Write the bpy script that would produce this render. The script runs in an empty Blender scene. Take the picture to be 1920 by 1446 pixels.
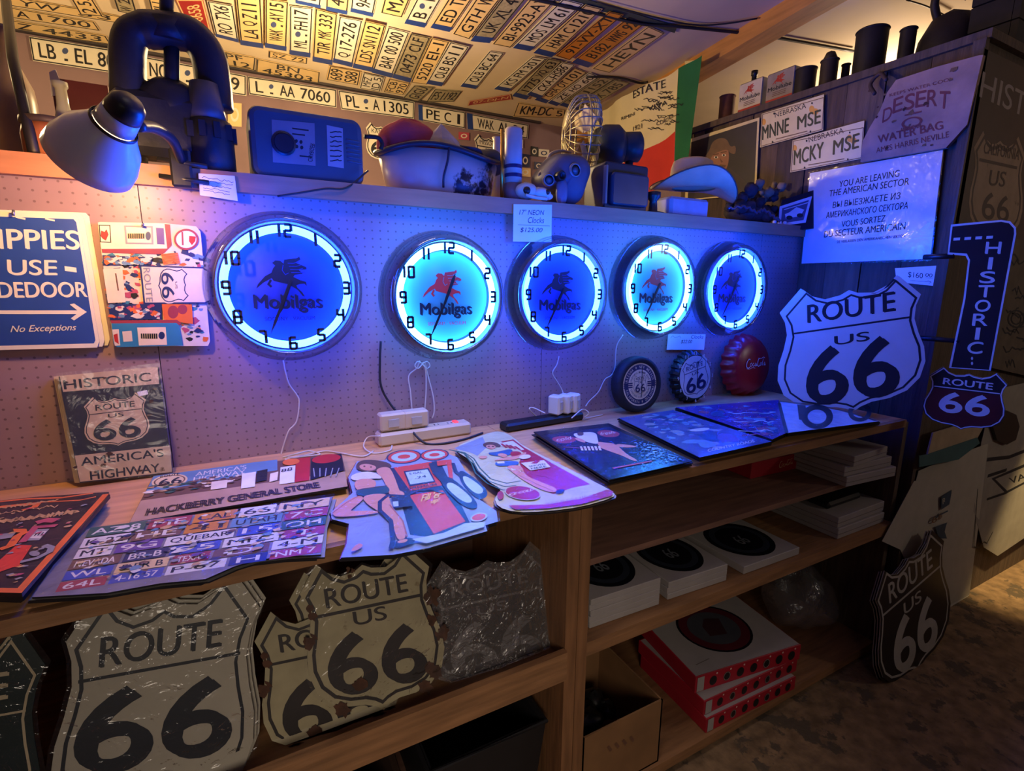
import bpy, math, random
from mathutils import Vector, Matrix
from mathutils.geometry import tessellate_polygon
random.seed(7)
pi = math.pi
SC = bpy.context.scene
COL = SC.collection

# ------------------------------------------------------------------ camera
CAM = Vector((0.0, -1.7, 1.662)); FPX = 958.5; CX, CY = 960.0, 723.0
YAW, PIT, ROL = 0.49128, 0.19712, 0.00785
_f = Vector((math.sin(YAW)*math.cos(PIT), math.cos(YAW)*math.cos(PIT), -math.sin(PIT)))
_r = Vector((math.cos(YAW), -math.sin(YAW), 0)); _u = _r.cross(_f)
_r, _u = _r*math.cos(ROL)+_u*math.sin(ROL), _u*math.cos(ROL)-_r*math.sin(ROL)
cd = bpy.data.cameras.new('camera'); cam = bpy.data.objects.new('camera', cd); COL.objects.link(cam)
cd.sensor_width = 36; cd.lens = FPX/1920*36; cd.clip_start = 0.02
cam.matrix_world = Matrix(((_r.x, _u.x, -_f.x, CAM.x), (_r.y, _u.y, -_f.y, CAM.y), (_r.z, _u.z, -_f.z, CAM.z), (0, 0, 0, 1)))
SC.camera = cam

# ------------------------------------------------------------------ exposure, world, lights
vs = SC.view_settings; vs.view_transform = 'Standard'; vs.look = 'None'; vs.gamma = 1; vs.use_curve_mapping = False
vs.exposure = 0.0
SC.cycles.sample_clamp_indirect = 6.0
SC.cycles.caustics_reflective = False; SC.cycles.caustics_refractive = False
w = bpy.data.worlds.new('world'); SC.world = w; w.use_nodes = True
w.node_tree.nodes['Background'].inputs[0].default_value = (0.27, 0.25, 0.29, 1)
w.node_tree.nodes['Background'].inputs[1].default_value = 0.16
def light(name, kind, loc, energy, color, size=0.1, target=None, spot=None, blend=0.5, sy=None):
    d = bpy.data.lights.new(name, kind); d.energy = energy; d.color = color
    if kind == 'AREA':
        d.size = size
        if sy: d.shape = 'RECTANGLE'; d.size_y = sy
    else: d.shadow_soft_size = size
    if spot: d.spot_size = spot; d.spot_blend = blend
    o = bpy.data.objects.new(name, d); COL.objects.link(o); o.location = loc
    if target is not None:
        o.rotation_euler = (Vector(target)-Vector(loc)).to_track_quat('-Z', 'Y').to_euler()
    return o
# warm bulbs of the room behind the low wall, up by the ceiling and out of the frame
light('back_room_bulb', 'POINT', (0.45, 1.0, 2.42), 62, (1, 0.69, 0.33), 0.06)
light('back_room_bulb', 'POINT', (-0.95, 1.1, 2.4), 24, (1, 0.70, 0.34), 0.06)
light('far_room_bulb', 'POINT', (3.9, 0.4, 2.75), 48, (1, 0.74, 0.48), 0.08)
# added fill lights standing in for the dim warm shop around the camera
_l = light('shop_fill', 'AREA', (-0.5, -3.4, 1.9), 3.2, (1, 0.84, 0.68), 0.9, (0.55, 0, 0.2)); _l.data.spread = 0.95
light('right_side_fill', 'POINT', (4.0, -2.7, 2.2), 18, (1, 0.88, 0.74), 0.1)  # added fill for the right-hand ceiling and the enclosure front
_l = light('shop_fill', 'AREA', (0.5, -0.85, 2.98), 3.0, (1, 0.86, 0.72), 0.5, (0.5, -0.5, 1.1)); _l.data.spread = 1.0  # added overhead fill that brightens the flat signs on the counter
# a warm spot lamp falling on the floor by the papers at the right
light('floor_spot', 'SPOT', (4.3, -1.3, 2.4), 430, (1, 0.70, 0.30), 0.05, (3.85, -0.72, 0), 0.42, 0.8)

# ------------------------------------------------------------------ helpers
def ray(px, py): return _f + _r*((px-CX)/FPX) + _u*((CY-py)/FPX)
def PY(px, py, y): d = ray(px, py); return CAM + d*((y-CAM.y)/d.y)
def PX(px, py, x): d = ray(px, py); return CAM + d*((x-CAM.x)/d.x)
def PZ(px, py, z): d = ray(px, py); return CAM + d*((z-CAM.z)/d.z)
def lin(c):
    return tuple(((v/255)/12.92 if v/255 <= .04045 else ((v/255+.055)/1.055)**2.4) for v in c)
_M = {}
def M(name, rgb, rough=.6, metal=0.0, noise=.12, scale=14, bump=0.0, spec=.5, rgb2=None, thr=None, stretch=None, emit=None, bscale=None):
    """procedural principled material: base colour mottled by noise, optional second colour in patches, optional bump"""
    if name in _M: return _M[name]
    m = bpy.data.materials.new(name); m.use_nodes = True; nt = m.node_tree; b = nt.nodes['Principled BSDF']
    c = lin(rgb)
    b.inputs['Roughness'].default_value = rough; b.inputs['Metallic'].default_value = metal
    b.inputs['Specular IOR Level'].default_value = spec
    tc = nt.nodes.new('ShaderNodeTexCoord'); src = tc.outputs['Object']
    if stretch:
        mp = nt.nodes.new('ShaderNodeMapping'); mp.inputs['Scale'].default_value = stretch
        nt.links.new(src, mp.inputs['Vector']); src = mp.outputs['Vector']
    nz = nt.nodes.new('ShaderNodeTexNoise'); nz.inputs['Scale'].default_value = scale; nz.inputs['Detail'].default_value = 5
    nt.links.new(src, nz.inputs['Vector'])
    rp = nt.nodes.new('ShaderNodeValToRGB')
    lo = tuple(v*(1-noise) for v in c); hi = tuple(min(1, v*(1+noise)) for v in c)
    rp.color_ramp.elements[0].position = .3; rp.color_ramp.elements[1].position = .7
    rp.color_ramp.elements[0].color = (*lo, 1); rp.color_ramp.elements[1].color = (*hi, 1)
    nt.links.new(nz.outputs['Fac'], rp.inputs['Fac']); out = rp.outputs['Color']
    if rgb2:
        n2 = nt.nodes.new('ShaderNodeTexNoise'); n2.inputs['Scale'].default_value = scale*.6; n2.inputs['Detail'].default_value = 6; n2.inputs['Roughness'].default_value = .65
        nt.links.new(src, n2.inputs['Vector'])
        r2 = nt.nodes.new('ShaderNodeValToRGB'); t = thr or .58
        r2.color_ramp.elements[0].position = t; r2.color_ramp.elements[1].position = t+.04
        nt.links.new(n2.outputs['Fac'], r2.inputs['Fac'])
        mx = nt.nodes.new('ShaderNodeMix'); mx.data_type = 'RGBA'
        nt.links.new(r2.outputs['Color'], mx.inputs[0]); nt.links.new(out, mx.inputs[6]); mx.inputs[7].default_value = (*lin(rgb2), 1)
        out = mx.outputs[2]
    nt.links.new(out, b.inputs['Base Color'])
    if bump:
        n3 = nt.nodes.new('ShaderNodeTexNoise'); n3.inputs['Scale'].default_value = bscale or scale*2; n3.inputs['Detail'].default_value = 4
        nt.links.new(src, n3.inputs['Vector'])
        bp = nt.nodes.new('ShaderNodeBump'); bp.inputs['Strength'].default_value = bump; bp.inputs['Distance'].default_value = .01
        nt.links.new(n3.outputs['Fac'], bp.inputs['Height']); nt.links.new(bp.outputs['Normal'], b.inputs['Normal'])
    if emit:
        b.inputs['Emission Color'].default_value = (*emit[0], 1); b.inputs['Emission Strength'].default_value = emit[1]
    _M[name] = m; return m
def M_glass(name, tint=(1, 1, 1), gloss=.12, rough=.08, bump=0.0, scale=20, body=0.0, fr_k=.55):
    """thin clear plastic or glass: transparent with a fresnel gloss, optionally crinkled and a little milky"""
    if name in _M: return _M[name]
    m = bpy.data.materials.new(name); m.use_nodes = True; nt = m.node_tree; nt.nodes.clear()
    out = nt.nodes.new('ShaderNodeOutputMaterial'); tr = nt.nodes.new('ShaderNodeBsdfTransparent'); gl = nt.nodes.new('ShaderNodeBsdfGlossy')
    tr.inputs[0].default_value = (*tint, 1); gl.inputs['Roughness'].default_value = rough
    fr = nt.nodes.new('ShaderNodeLayerWeight'); fr.inputs['Blend'].default_value = .35
    ma = nt.nodes.new('ShaderNodeMath'); ma.operation = 'MULTIPLY_ADD'; ma.inputs[1].default_value = fr_k; ma.inputs[2].default_value = gloss
    nt.links.new(fr.outputs['Fresnel'], ma.inputs[0])
    mx = nt.nodes.new('ShaderNodeMixShader'); nt.links.new(ma.outputs[0], mx.inputs[0]); nt.links.new(tr.outputs[0], mx.inputs[1]); nt.links.new(gl.outputs[0], mx.inputs[2])
    last = mx.outputs[0]
    if body:
        df = nt.nodes.new('ShaderNodeBsdfDiffuse'); df.inputs[0].default_value = (.8, .8, .82, 1)
        m2 = nt.nodes.new('ShaderNodeMixShader'); m2.inputs[0].default_value = body
        nt.links.new(last, m2.inputs[1]); nt.links.new(df.outputs[0], m2.inputs[2]); last = m2.outputs[0]
    if bump:
        tc = nt.nodes.new('ShaderNodeTexCoord'); nz = nt.nodes.new('ShaderNodeTexNoise'); nz.inputs['Scale'].default_value = scale; nz.inputs['Detail'].default_value = 3
        nz.inputs['Distortion'].default_value = 1.2
        nt.links.new(tc.outputs['Object'], nz.inputs['Vector'])
        bp = nt.nodes.new('ShaderNodeBump'); bp.inputs['Strength'].default_value = bump; bp.inputs['Distance'].default_value = .02
        nt.links.new(nz.outputs['Fac'], bp.inputs['Height']); nt.links.new(bp.outputs['Normal'], gl.inputs['Normal']); nt.links.new(bp.outputs['Normal'], fr.inputs['Normal'])
    nt.links.new(last, out.inputs[0]); _M[name] = m; return m
def M_emit(name, rgb, s):
    if name in _M: return _M[name]
    m = bpy.data.materials.new(name); m.use_nodes = True; b = m.node_tree.nodes['Principled BSDF']
    b.inputs['Base Color'].default_value = (*rgb, 1); b.inputs['Emission Color'].default_value = (*rgb, 1); b.inputs['Emission Strength'].default_value = s
    _M[name] = m; return m

def tag(o, label=None, cat=None, group=None, kind=None):
    if label: o['label'] = label
    if cat: o['category'] = cat
    if group: o['group'] = group
    if kind: o['kind'] = kind
    return o
def thing(name, label, cat, loc=(0, 0, 0), group=None):
    o = bpy.data.objects.new(name, None); COL.objects.link(o); o.location = loc; o.empty_display_size = .05; o['_org'] = tuple(loc)
    return tag(o, label, cat, group)

class B:
    """mesh collector in world space"""
    def __init__(s): s.v = []; s.f = []; s.m = []; s.sm = []; s.mats = []
    def mi(s, m):
        if m not in s.mats: s.mats.append(m)
        return s.mats.index(m)
    def add(s, vs, fs, mat, smooth=False):
        n = len(s.v); k = s.mi(mat)
        s.v += [tuple(p) for p in vs]
        for f in fs: s.f.append([i+n for i in f]); s.m.append(k); s.sm.append(smooth)
    def box(s, a, b, mat, bev=0.0, mtx=None):
        x0, y0, z0 = a; x1, y1, z1 = b
        if bev:
            e = min(bev, (x1-x0)/2.01, (y1-y0)/2.01, (z1-z0)/2.01); vs = []; idx = {}
            for i, X in enumerate((x0, x1)):
                for j, Yy in enumerate((y0, y1)):
                    for k, Z in enumerate((z0, z1)):
                        sx = e if i == 0 else -e; sy = e if j == 0 else -e; sz = e if k == 0 else -e
                        for ax, p in enumerate(((X, Yy+sy, Z+sz), (X+sx, Yy, Z+sz), (X+sx, Yy+sy, Z))):
                            idx[(i, j, k, ax)] = len(vs); vs.append(p)
            F = []
            for ax in range(3):
                o1, o2 = [q for q in range(3) if q != ax]
                for sd in (0, 1):
                    q = []
                    for (p1, p2) in ((0, 0), (1, 0), (1, 1), (0, 1)):
                        c = [0, 0, 0]; c[ax] = sd; c[o1] = p1; c[o2] = p2; q.append(idx[(*c, ax)])
                    F.append(q)
            for ax in range(3):
                o1, o2 = [q for q in range(3) if q != ax]
                for (p1, p2) in ((0, 0), (1, 0), (1, 1), (0, 1)):
                    c0 = [0, 0, 0]; c1 = [0, 0, 0]; c0[o1] = c1[o1] = p1; c0[o2] = c1[o2] = p2; c1[ax] = 1
                    F.append([idx[(*c0, o1)], idx[(*c1, o1)], idx[(*c1, o2)], idx[(*c0, o2)]])
            for i in (0, 1):
                for j in (0, 1):
                    for k in (0, 1): F.append([idx[(i, j, k, 0)], idx[(i, j, k, 1)], idx[(i, j, k, 2)]])
        else:
            vs = [(X, Yy, Z) for X in (x0, x1) for Yy in (y0, y1) for Z in (z0, z1)]
            F = [[0, 1, 3, 2], [4, 6, 7, 5], [0, 4, 5, 1], [2, 3, 7, 6], [0, 2, 6, 4], [1, 5, 7, 3]]
        if mtx is not None: vs = [mtx @ Vector(p) for p in vs]
        s.add(vs, F, mat); return s
    def rbox(s, a, b, r, e, mat):
        """box with rounded corners seen from the front (x, z) and softened front and back edges"""
        x0, y0, z0 = a; x1, y1, z1 = b
        def ring(ins, y):
            q = []; rr = max(.001, r-ins)
            for cx, cz, a0 in ((x1-ins-rr, z1-ins-rr, 0), (x0+ins+rr, z1-ins-rr, pi/2), (x0+ins+rr, z0+ins+rr, pi), (x1-ins-rr, z0+ins+rr, 1.5*pi)):
                q += [(cx+rr*math.cos(a0+k*pi/10), y, cz+rr*math.sin(a0+k*pi/10)) for k in range(6)]
            return q
        R = [ring(e, y0), ring(e*.3, y0+e*.3), ring(0, y0+e), ring(0, y1-e), ring(e*.3, y1-e*.3), ring(e, y1)]; n = len(R[0])
        s.add([p for q in R for p in q], [[j*n+i, (j+1)*n+i, (j+1)*n+(i+1) % n, j*n+(i+1) % n] for j in range(5) for i in range(n)]+[list(range(n)), [5*n+i for i in range(n)][::-1]], mat); return s
    def tube(s, path, r, mat, seg=8, closed=False, smooth=True, caps=True):
        P = [Vector(p) for p in path]; n = len(P); R = r if isinstance(r, (list, tuple)) else [r]*n
        vs = []; prev = None
        for i in range(n):
            a = P[i-1] if (i > 0 or closed) else P[i]; c = P[(i+1) % n] if (i < n-1 or closed) else P[i]
            t = (c-a); t = t.normalized() if t.length > 1e-9 else Vector((0, 0, 1))
            if prev is None:
                q = Vector((0, 0, 1)) if abs(t.z) < .9 else Vector((1, 0, 0)); e = t.cross(q).normalized()
            else: e = (prev - t*prev.dot(t)).normalized()
            prev = e; g = t.cross(e)
            for k in range(seg):
                an = 2*pi*k/seg; vs.append(P[i]+(e*math.cos(an)+g*math.sin(an))*R[i])
        F = []
        for i in range(n if closed else n-1):
            j = (i+1) % n
            for k in range(seg): F.append([i*seg+k, i*seg+(k+1) % seg, j*seg+(k+1) % seg, j*seg+k])
        if caps and not closed: F.append(list(range(seg))[::-1]); F.append([(n-1)*seg+k for k in range(seg)])
        s.add(vs, F, mat, smooth); return s
    def lathe(s, prof, mat, mtx=None, seg=32, smooth=True, capb=True, capt=True, sx=1, sy=1):
        """prof: list of (r, z) about local z"""
        mtx = mtx or Matrix.Identity(4); vs = []
        for r, z in prof:
            for k in range(seg): a = 2*pi*k/seg; vs.append(mtx @ Vector((r*math.cos(a)*sx, r*math.sin(a)*sy, z)))
        F = []
        for i in range(len(prof)-1):
            for k in range(seg): F.append([i*seg+k, i*seg+(k+1) % seg, (i+1)*seg+(k+1) % seg, (i+1)*seg+k])
        s.add(vs, F, mat, smooth); n0 = len(s.v)-len(vs)
        k = s.mi(mat)
        if capb and prof[0][0] > 1e-6: s.f.append([n0+i for i in range(seg)][::-1]); s.m.append(k); s.sm.append(False)
        if capt and prof[-1][0] > 1e-6: s.f.append([n0+(len(prof)-1)*seg+i for i in range(seg)]); s.m.append(k); s.sm.append(False)
        return s
    def blob(s, c, r, mat, mtx=None, su=20, sv=12, wob=0.0, seed=0):
        rr = random.Random(seed); ph = [rr.uniform(0, 6) for _ in range(6)]; vs = []
        c = Vector(c); r = r if isinstance(r, (tuple, list)) else (r, r, r)
        for i in range(sv+1):
            th = pi*i/sv
            for k in range(su):
                a = 2*pi*k/su
                q = 1+wob*(math.sin(3*a+ph[0])*math.sin(2*th+ph[1])+.6*math.sin(5*a+ph[2])*math.sin(4*th+ph[3]))
                p = Vector((r[0]*math.sin(th)*math.cos(a), r[1]*math.sin(th)*math.sin(a), r[2]*math.cos(th)))*q
                vs.append(c+(mtx @ p if mtx else p))
        F = [[i*su+k, i*su+(k+1) % su, (i+1)*su+(k+1) % su, (i+1)*su+k] for i in range(sv) for k in range(su)]
        s.add(vs, F, mat, True); return s
    def done(s, name, parent=None, label=None, cat=None, group=None, kind=None, bevel=0, sub=0):
        me = bpy.data.meshes.new(name); o0 = Vector((0, 0, 0))
        if parent is not None: o0 = Vector(parent.get('_org', parent.location))
        elif s.v:
            n = len(s.v); o0 = Vector((sum(p[0] for p in s.v)/n, sum(p[1] for p in s.v)/n, min(p[2] for p in s.v)))
        me.from_pydata([(p[0]-o0.x, p[1]-o0.y, p[2]-o0.z) for p in s.v], [], s.f)
        for m in s.mats: me.materials.append(m)
        me.polygons.foreach_set('material_index', s.m); me.polygons.foreach_set('use_smooth', s.sm); me.update()
        o = bpy.data.objects.new(name, me); COL.objects.link(o)
        if parent is not None: o.parent = parent; o['_org'] = tuple(o0)
        else: o.location = o0; o['_org'] = tuple(o0)
        if bevel:
            md = o.modifiers.new('bevel', 'BEVEL'); md.width = bevel; md.segments = 2; md.limit_method = 'ANGLE'
        if sub:
            md = o.modifiers.new('sub', 'SUBSURF'); md.levels = sub; md.render_levels = sub
        return tag(o, label, cat, group, kind)

_TX = {}
def text_mesh(t, bold=0.0, shear=0.0):
    k = (t, round(bold, 3), round(shear, 2))
    if k in _TX: return _TX[k]
    cu = bpy.data.curves.new('lettering', 'FONT'); cu.body = t; cu.size = 1; cu.resolution_u = 5; cu.offset = bold; cu.shear = shear
    o = bpy.data.objects.new('lettering', cu); COL.objects.link(o)
    dg = bpy.context.evaluated_depsgraph_get(); me = bpy.data.meshes.new_from_object(o.evaluated_get(dg))
    vs = [(v.co.x, v.co.y) for v in me.vertices]; fs = [list(p.vertices) for p in me.polygons]
    bpy.data.objects.remove(o); bpy.data.curves.remove(cu); bpy.data.meshes.remove(me)
    if not vs: vs = [(0, 0)]
    x0 = min(p[0] for p in vs); x1 = max(p[0] for p in vs); y0 = min(p[1] for p in vs); y1 = max(p[1] for p in vs)
    r = ([((p[0]-x0)/max(1e-6, x1-x0), (p[1]-y0)/max(1e-6, y1-y0)) for p in vs], fs, (x1-x0)/max(1e-6, y1-y0)); _TX[k] = r; return r

class Fr:
    """a flat frame in the place: origin, in-plane axes; px() finds where a sight line meets it"""
    def __init__(s, O, U, V):
        s.O = Vector(O); s.U = Vector(U).normalized(); V = Vector(V); s.V = (V-s.U*V.dot(s.U)).normalized(); s.N = s.U.cross(s.V)
    def px(s, x, y):
        d = ray(x, y); t = (s.O-CAM).dot(s.N)/d.dot(s.N); p = CAM+d*t-s.O; return (p.dot(s.U), p.dot(s.V))
    def w(s, a, b, h=0): return s.O+s.U*a+s.V*b+s.N*h
def FrY(y): return Fr((0, y, 0), (1, 0, 0), (0, 0, 1))
def FrZ(z): return Fr((0, 0, z), (1, 0, 0), (0, 1, 0))
def FrX(x): return Fr((x, 0, 0), (0, -1, 0), (0, 0, 1))

class Art(B):
    """painted or printed sheet on a frame; coordinates are sight-line picks unless loc=True (metres in the frame)"""
    def __init__(s, fr, loc=False): super().__init__(); s.fr = fr; s.h = 0.0; s.loc = loc; s.curl = None
    def c(s, p): return p if s.loc else s.fr.px(*p)
    def W(s, q, h):
        if s.curl: h = h+s.curl(q[0], q[1])
        return s.fr.w(q[0], q[1], h)
    def step(s): s.h += .00011; return s.h
    def _poly(s, q, mat, h):
        if len(q) < 3: return
        if s.curl or len(q) > 4:
            tr = tessellate_polygon([[Vector((a, b, 0)) for a, b in q]]); s.add([s.W(a, h) for a in q], [list(t) for t in tr], mat)
        else: s.add([s.W(a, h) for a in q], [list(range(len(q)))], mat)
    def base(s, pts, mat, t=.003, edge=None):
        q = [s.c(p) for p in pts]
        ar = sum(q[i][0]*q[(i+1) % len(q)][1]-q[(i+1) % len(q)][0]*q[i][1] for i in range(len(q)))
        if ar < 0: q = q[::-1]
        n = len(q); s.out = q
        s._poly(q, mat, 0.0); s._poly(q, edge or mat, -t)
        s.add([s.W(a, 0) for a in q]+[s.W(a, -t) for a in q], [[i, n+i, n+(i+1) % n, (i+1) % n] for i in range(n)], edge or mat); return s
    def poly(s, pts, mat): s._poly([s.c(p) for p in pts], mat, s.step()); return s
    def rect(s, a, b, mat): return s.poly([(a[0], a[1]), (b[0], a[1]), (b[0], b[1]), (a[0], b[1])], mat)
    def stroke(s, pts, wd, mat, closed=False, same=False):
        q = [Vector(s.c(p)) for p in pts]; n = len(q); h = s.h if same else s.step(); L = []; R = []
        for i in range(n):
            a = q[i-1] if (i or closed) else q[i]; b = q[(i+1) % n] if (i < n-1 or closed) else q[i]
            d1 = (q[i]-a); d2 = (b-q[i]); d1 = d1.normalized() if d1.length > 1e-9 else d2.normalized(); d2 = d2.normalized() if d2.length > 1e-9 else d1
            t = (d1+d2); t = t.normalized() if t.length > 1e-6 else d1
            nn = Vector((-t.y, t.x)); k = 1/max(.5, nn.dot(Vector((-d1.y, d1.x))))
            ww = wd[i] if isinstance(wd, (list, tuple)) else wd
            L.append(q[i]+nn*ww/2*k); R.append(q[i]-nn*ww/2*k)
        vs = [s.W(p, h) for p in L]+[s.W(p, h) for p in R]
        s.add(vs, [[i, n+i, n+(i+1) % n, (i+1) % n] for i in range(n if closed else n-1)], mat); return s
    def ell(s, c, rx, ry, mat, rin=0, seg=36, rot=0, a0=0, a1=2*pi):
        """ellipse or ring around c: rx, ry in the units of the picks"""
        P = lambda k, f: (c[0]+math.cos(rot)*rx*f*math.cos(k)-math.sin(rot)*ry*f*math.sin(k), c[1]+math.sin(rot)*rx*f*math.cos(k)+math.cos(rot)*ry*f*math.sin(k))
        an = [a0+(a1-a0)*i/seg for i in range(seg+1)]
        if rin:
            h = s.step(); A = [s.c(P(k, 1)) for k in an]; Bq = [s.c(P(k, rin)) for k in an]; n = len(an)
            s.add([s.W(q, h) for q in A+Bq], [[i, i+1, n+i+1, n+i] for i in range(n-1)], mat)
        else: s.poly([P(k, 1) for k in an[:-1]], mat)
        return s
    def text(s, t, bl, br, tl, mat, bold=.012, shear=0.0):
        vs, fs, asp = text_mesh(t, 0, shear); o = Vector(s.c(bl)); U = Vector(s.c(br))-o; V = Vector(s.c(tl))-o; h = s.step()
        k = U.length/max(1e-6, V.length)/max(.05, asp)
        if k > 2.3: o = o+U*(.5-1.15/k); U = U*(2.3/k)
        e = U.normalized()*min(V.length*bold*.8, U.length*.02); g = V*min(.03, bold*.5)
        if bold > .008:
            s.add([s.W(tuple(o-e+g+U*a+V*b), h) for a, b in vs], fs, mat); h = s.step(); s.add([s.W(tuple(o+e-g+U*a+V*b), h) for a, b in vs], fs, mat)
        else: s.add([s.W(tuple(o+U*a+V*b), h) for a, b in vs], fs, mat)
        return s
    def arc(s, t, c, r, a0, a1, hgt, mat, wdt=None, flip=False, bold=.012):
        """letters one by one round a circle (loc units), from angle a0 to a1"""
        n = len(t); h = s.step()
        for i, ch in enumerate(t):
            if ch == ' ': continue
            a = a0+(a1-a0)*(i+.5)/n; vs, fs, _a = text_mesh(ch, bold); ww = wdt or abs(a1-a0)*r/n*.72
            if ch in 'I1.!': ww *= .35
            up = Vector((math.cos(a), math.sin(a))); rt = Vector((up.y, -up.x))
            if flip: up = -up; rt = -rt
            o = Vector(c)+Vector((math.cos(a), math.sin(a)))*r-rt*ww/2-up*hgt/2
            s.add([s.W(tuple(o+rt*ww*x+up*hgt*y), h) for x, y in vs], fs, mat)
        return s
    def splat(s, n, mats, rmin, rmax, seed=1, box=None):
        """random small flecks of print inside the box of picks"""
        rr = random.Random(seed); q = s.out; x0 = min(a for a, b in q); x1 = max(a for a, b in q); y0 = min(b for a, b in q); y1 = max(b for a, b in q)
        if box:
            bb = [s.c(p) for p in box]; 
        for _ in range(n):
            if box:
                u, v = rr.random(), rr.random(); A, Bp, Cp, D = [Vector(z) for z in bb]; p = (A*(1-u)+Bp*u)*(1-v)+(D*(1-u)+Cp*u)*v
            else: p = Vector((rr.uniform(x0, x1), rr.uniform(y0, y1)))
            k = rr.randint(4, 7); R = rr.uniform(rmin, rmax); a0 = rr.uniform(0, 6)
            s._poly([(p.x+R*rr.uniform(.5, 1.3)*math.cos(a0+2*pi*i/k)*rr.choice((1, 1.6)), p.y+R*rr.uniform(.5, 1.2)*math.sin(a0+2*pi*i/k)) for i in range(k)], rr.choice(mats), s.step())
            s.h -= .000105
        return s
def chaikin(pts, n=2, closed=True):
    for _ in range(n):
        q = []; m = len(pts)
        for i in range(m if closed else m-1):
            a = pts[i]; b = pts[(i+1) % m]
            q += [tuple(a[k]*.75+b[k]*.25 for k in range(len(a))), tuple(a[k]*.25+b[k]*.75 for k in range(len(a)))]
        if not closed: q = [pts[0]]+q+[pts[-1]]
        pts = q
    return pts
def spline(pts, n=8, closed=False):
    P = [Vector(p) for p in pts]; out = []; m = len(P)
    for i in range(m if closed else m-1):
        p0 = P[i-1] if (i or closed) else P[i]*2-P[i+1]; p1 = P[i]; p2 = P[(i+1) % m]; p3 = P[(i+2) % m] if (i+2 < m or closed) else p2*2-p1
        for k in range(n):
            t = k/n; out.append(.5*((2*p1)+(p2-p0)*t+(2*p0-5*p1+4*p2-p3)*t*t+(3*p1-p0-3*p2+p3)*t**3))
    if not closed: out.append(P[-1])
    return out
def T(loc, rot=(0, 0, 0), s=1.0):
    from mathutils import Euler
    return Matrix.Translation(Vector(loc)) @ Euler(rot).to_matrix().to_4x4() @ Matrix.Scale(s, 4)
def axis(p, d):
    """matrix whose z looks along d from p"""
    return Matrix.Translation(Vector(p)) @ Vector(d).to_track_quat('Z', 'Y').to_matrix().to_4x4()
# ------------------------------------------------------------------ colours of things
WHITE = M('white_paint', (226, 222, 212), .5); CREAM = M('cream_paint', (222, 205, 168), .55)
BLACK = M('black_paint', (20, 20, 22), .45); NAVY = M('navy_paint', (22, 38, 84), .4); RED = M('red_paint', (178, 38, 36), .45)
DARK = M('dark_iron', (38, 37, 38), .55, .3, bump=.3, scale=30); PAPER = M('paper', (226, 224, 220), .8, noise=.04); INK = M('ink', (26, 27, 34), .7)
WOOD = M('pine_wood', (142, 102, 68), .6, noise=.28, scale=5, stretch=(1, 9, 9), bump=.15)
WOODY = M('pine_wood_across', (138, 98, 64), .6, noise=.28, scale=5, stretch=(9, 1, 9), bump=.15)
WOODZ = M('pine_post', (132, 92, 60), .6, noise=.25, scale=5, stretch=(9, 9, 1), bump=.15)
DKWOOD = M('old_dark_wood', (82, 66, 54), .75, noise=.3, scale=5, stretch=(9, 9, 1), bump=.4)
CHROME = M('chrome', (225, 228, 235), .12, 1.0, noise=.03); BRASS = M('brass', (190, 150, 70), .3, 1.0); STEEL = M('steel', (150, 152, 156), .35, .9)
CZ = 1.132     # counter height
SZ = 1.955     # top of the display shelf
CEIL0, CEILS = 2.889, .1
def ceil_z(y): return CEIL0+CEILS*(2-y)

# ------------------------------------------------------------------ the setting
fl = M('packed_earth_floor', (124, 100, 74), .95, noise=.4, scale=16, bump=.8, rgb2=(84, 72, 58), thr=.55)
b = B(); b.box((-3.2, -5.2, -.06), (5.6, 2.2, 0), fl); b.done('floor', kind='structure')
cl = M('ceiling_board', (206, 188, 160), .85, noise=.08, scale=3)
b = B(); y0, y1 = -5.2, 2.1
b.add([(-3.2, y0, ceil_z(y0)), (5.6, y0, ceil_z(y0)), (5.6, y1, ceil_z(y1)), (-3.2, y1, ceil_z(y1)), (-3.2, y0, ceil_z(y0)+.05), (5.6, y0, ceil_z(y0)+.05), (5.6, y1, ceil_z(y1)+.05), (-3.2, y1, ceil_z(y1)+.05)],
      [[0, 1, 2, 3], [7, 6, 5, 4], [0, 4, 5, 1], [1, 5, 6, 2], [2, 6, 7, 3], [3, 7, 4, 0]], cl)
b.done('ceiling', kind='structure')
wl = M('back_wall_paint', (128, 104, 108), .85, noise=.1, scale=4)
b = B(); b.box((-3.2, 2.0, 0), (5.6, 2.1, ceil_z(2)), wl); b.done('wall_far', kind='structure')
wr = M('warm_plaster', (196, 160, 128), .9, noise=.08, scale=3)
b = B(); b.box((5.5, -5.2, 0), (5.6, 2.0, 3.6), wr); b.done('wall_right', kind='structure')
b = B(); b.box((-3.2, -5.2, 0), (-3.1, 2.0, 3.6), wr); b.done('wall_left', kind='structure')
b = B(); b.box((-3.2, -5.3, 0), (5.6, -5.2, 3.65), M('shop_back_wall', (70, 60, 52), .9)); b.done('wall_front', kind='structure')

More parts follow.
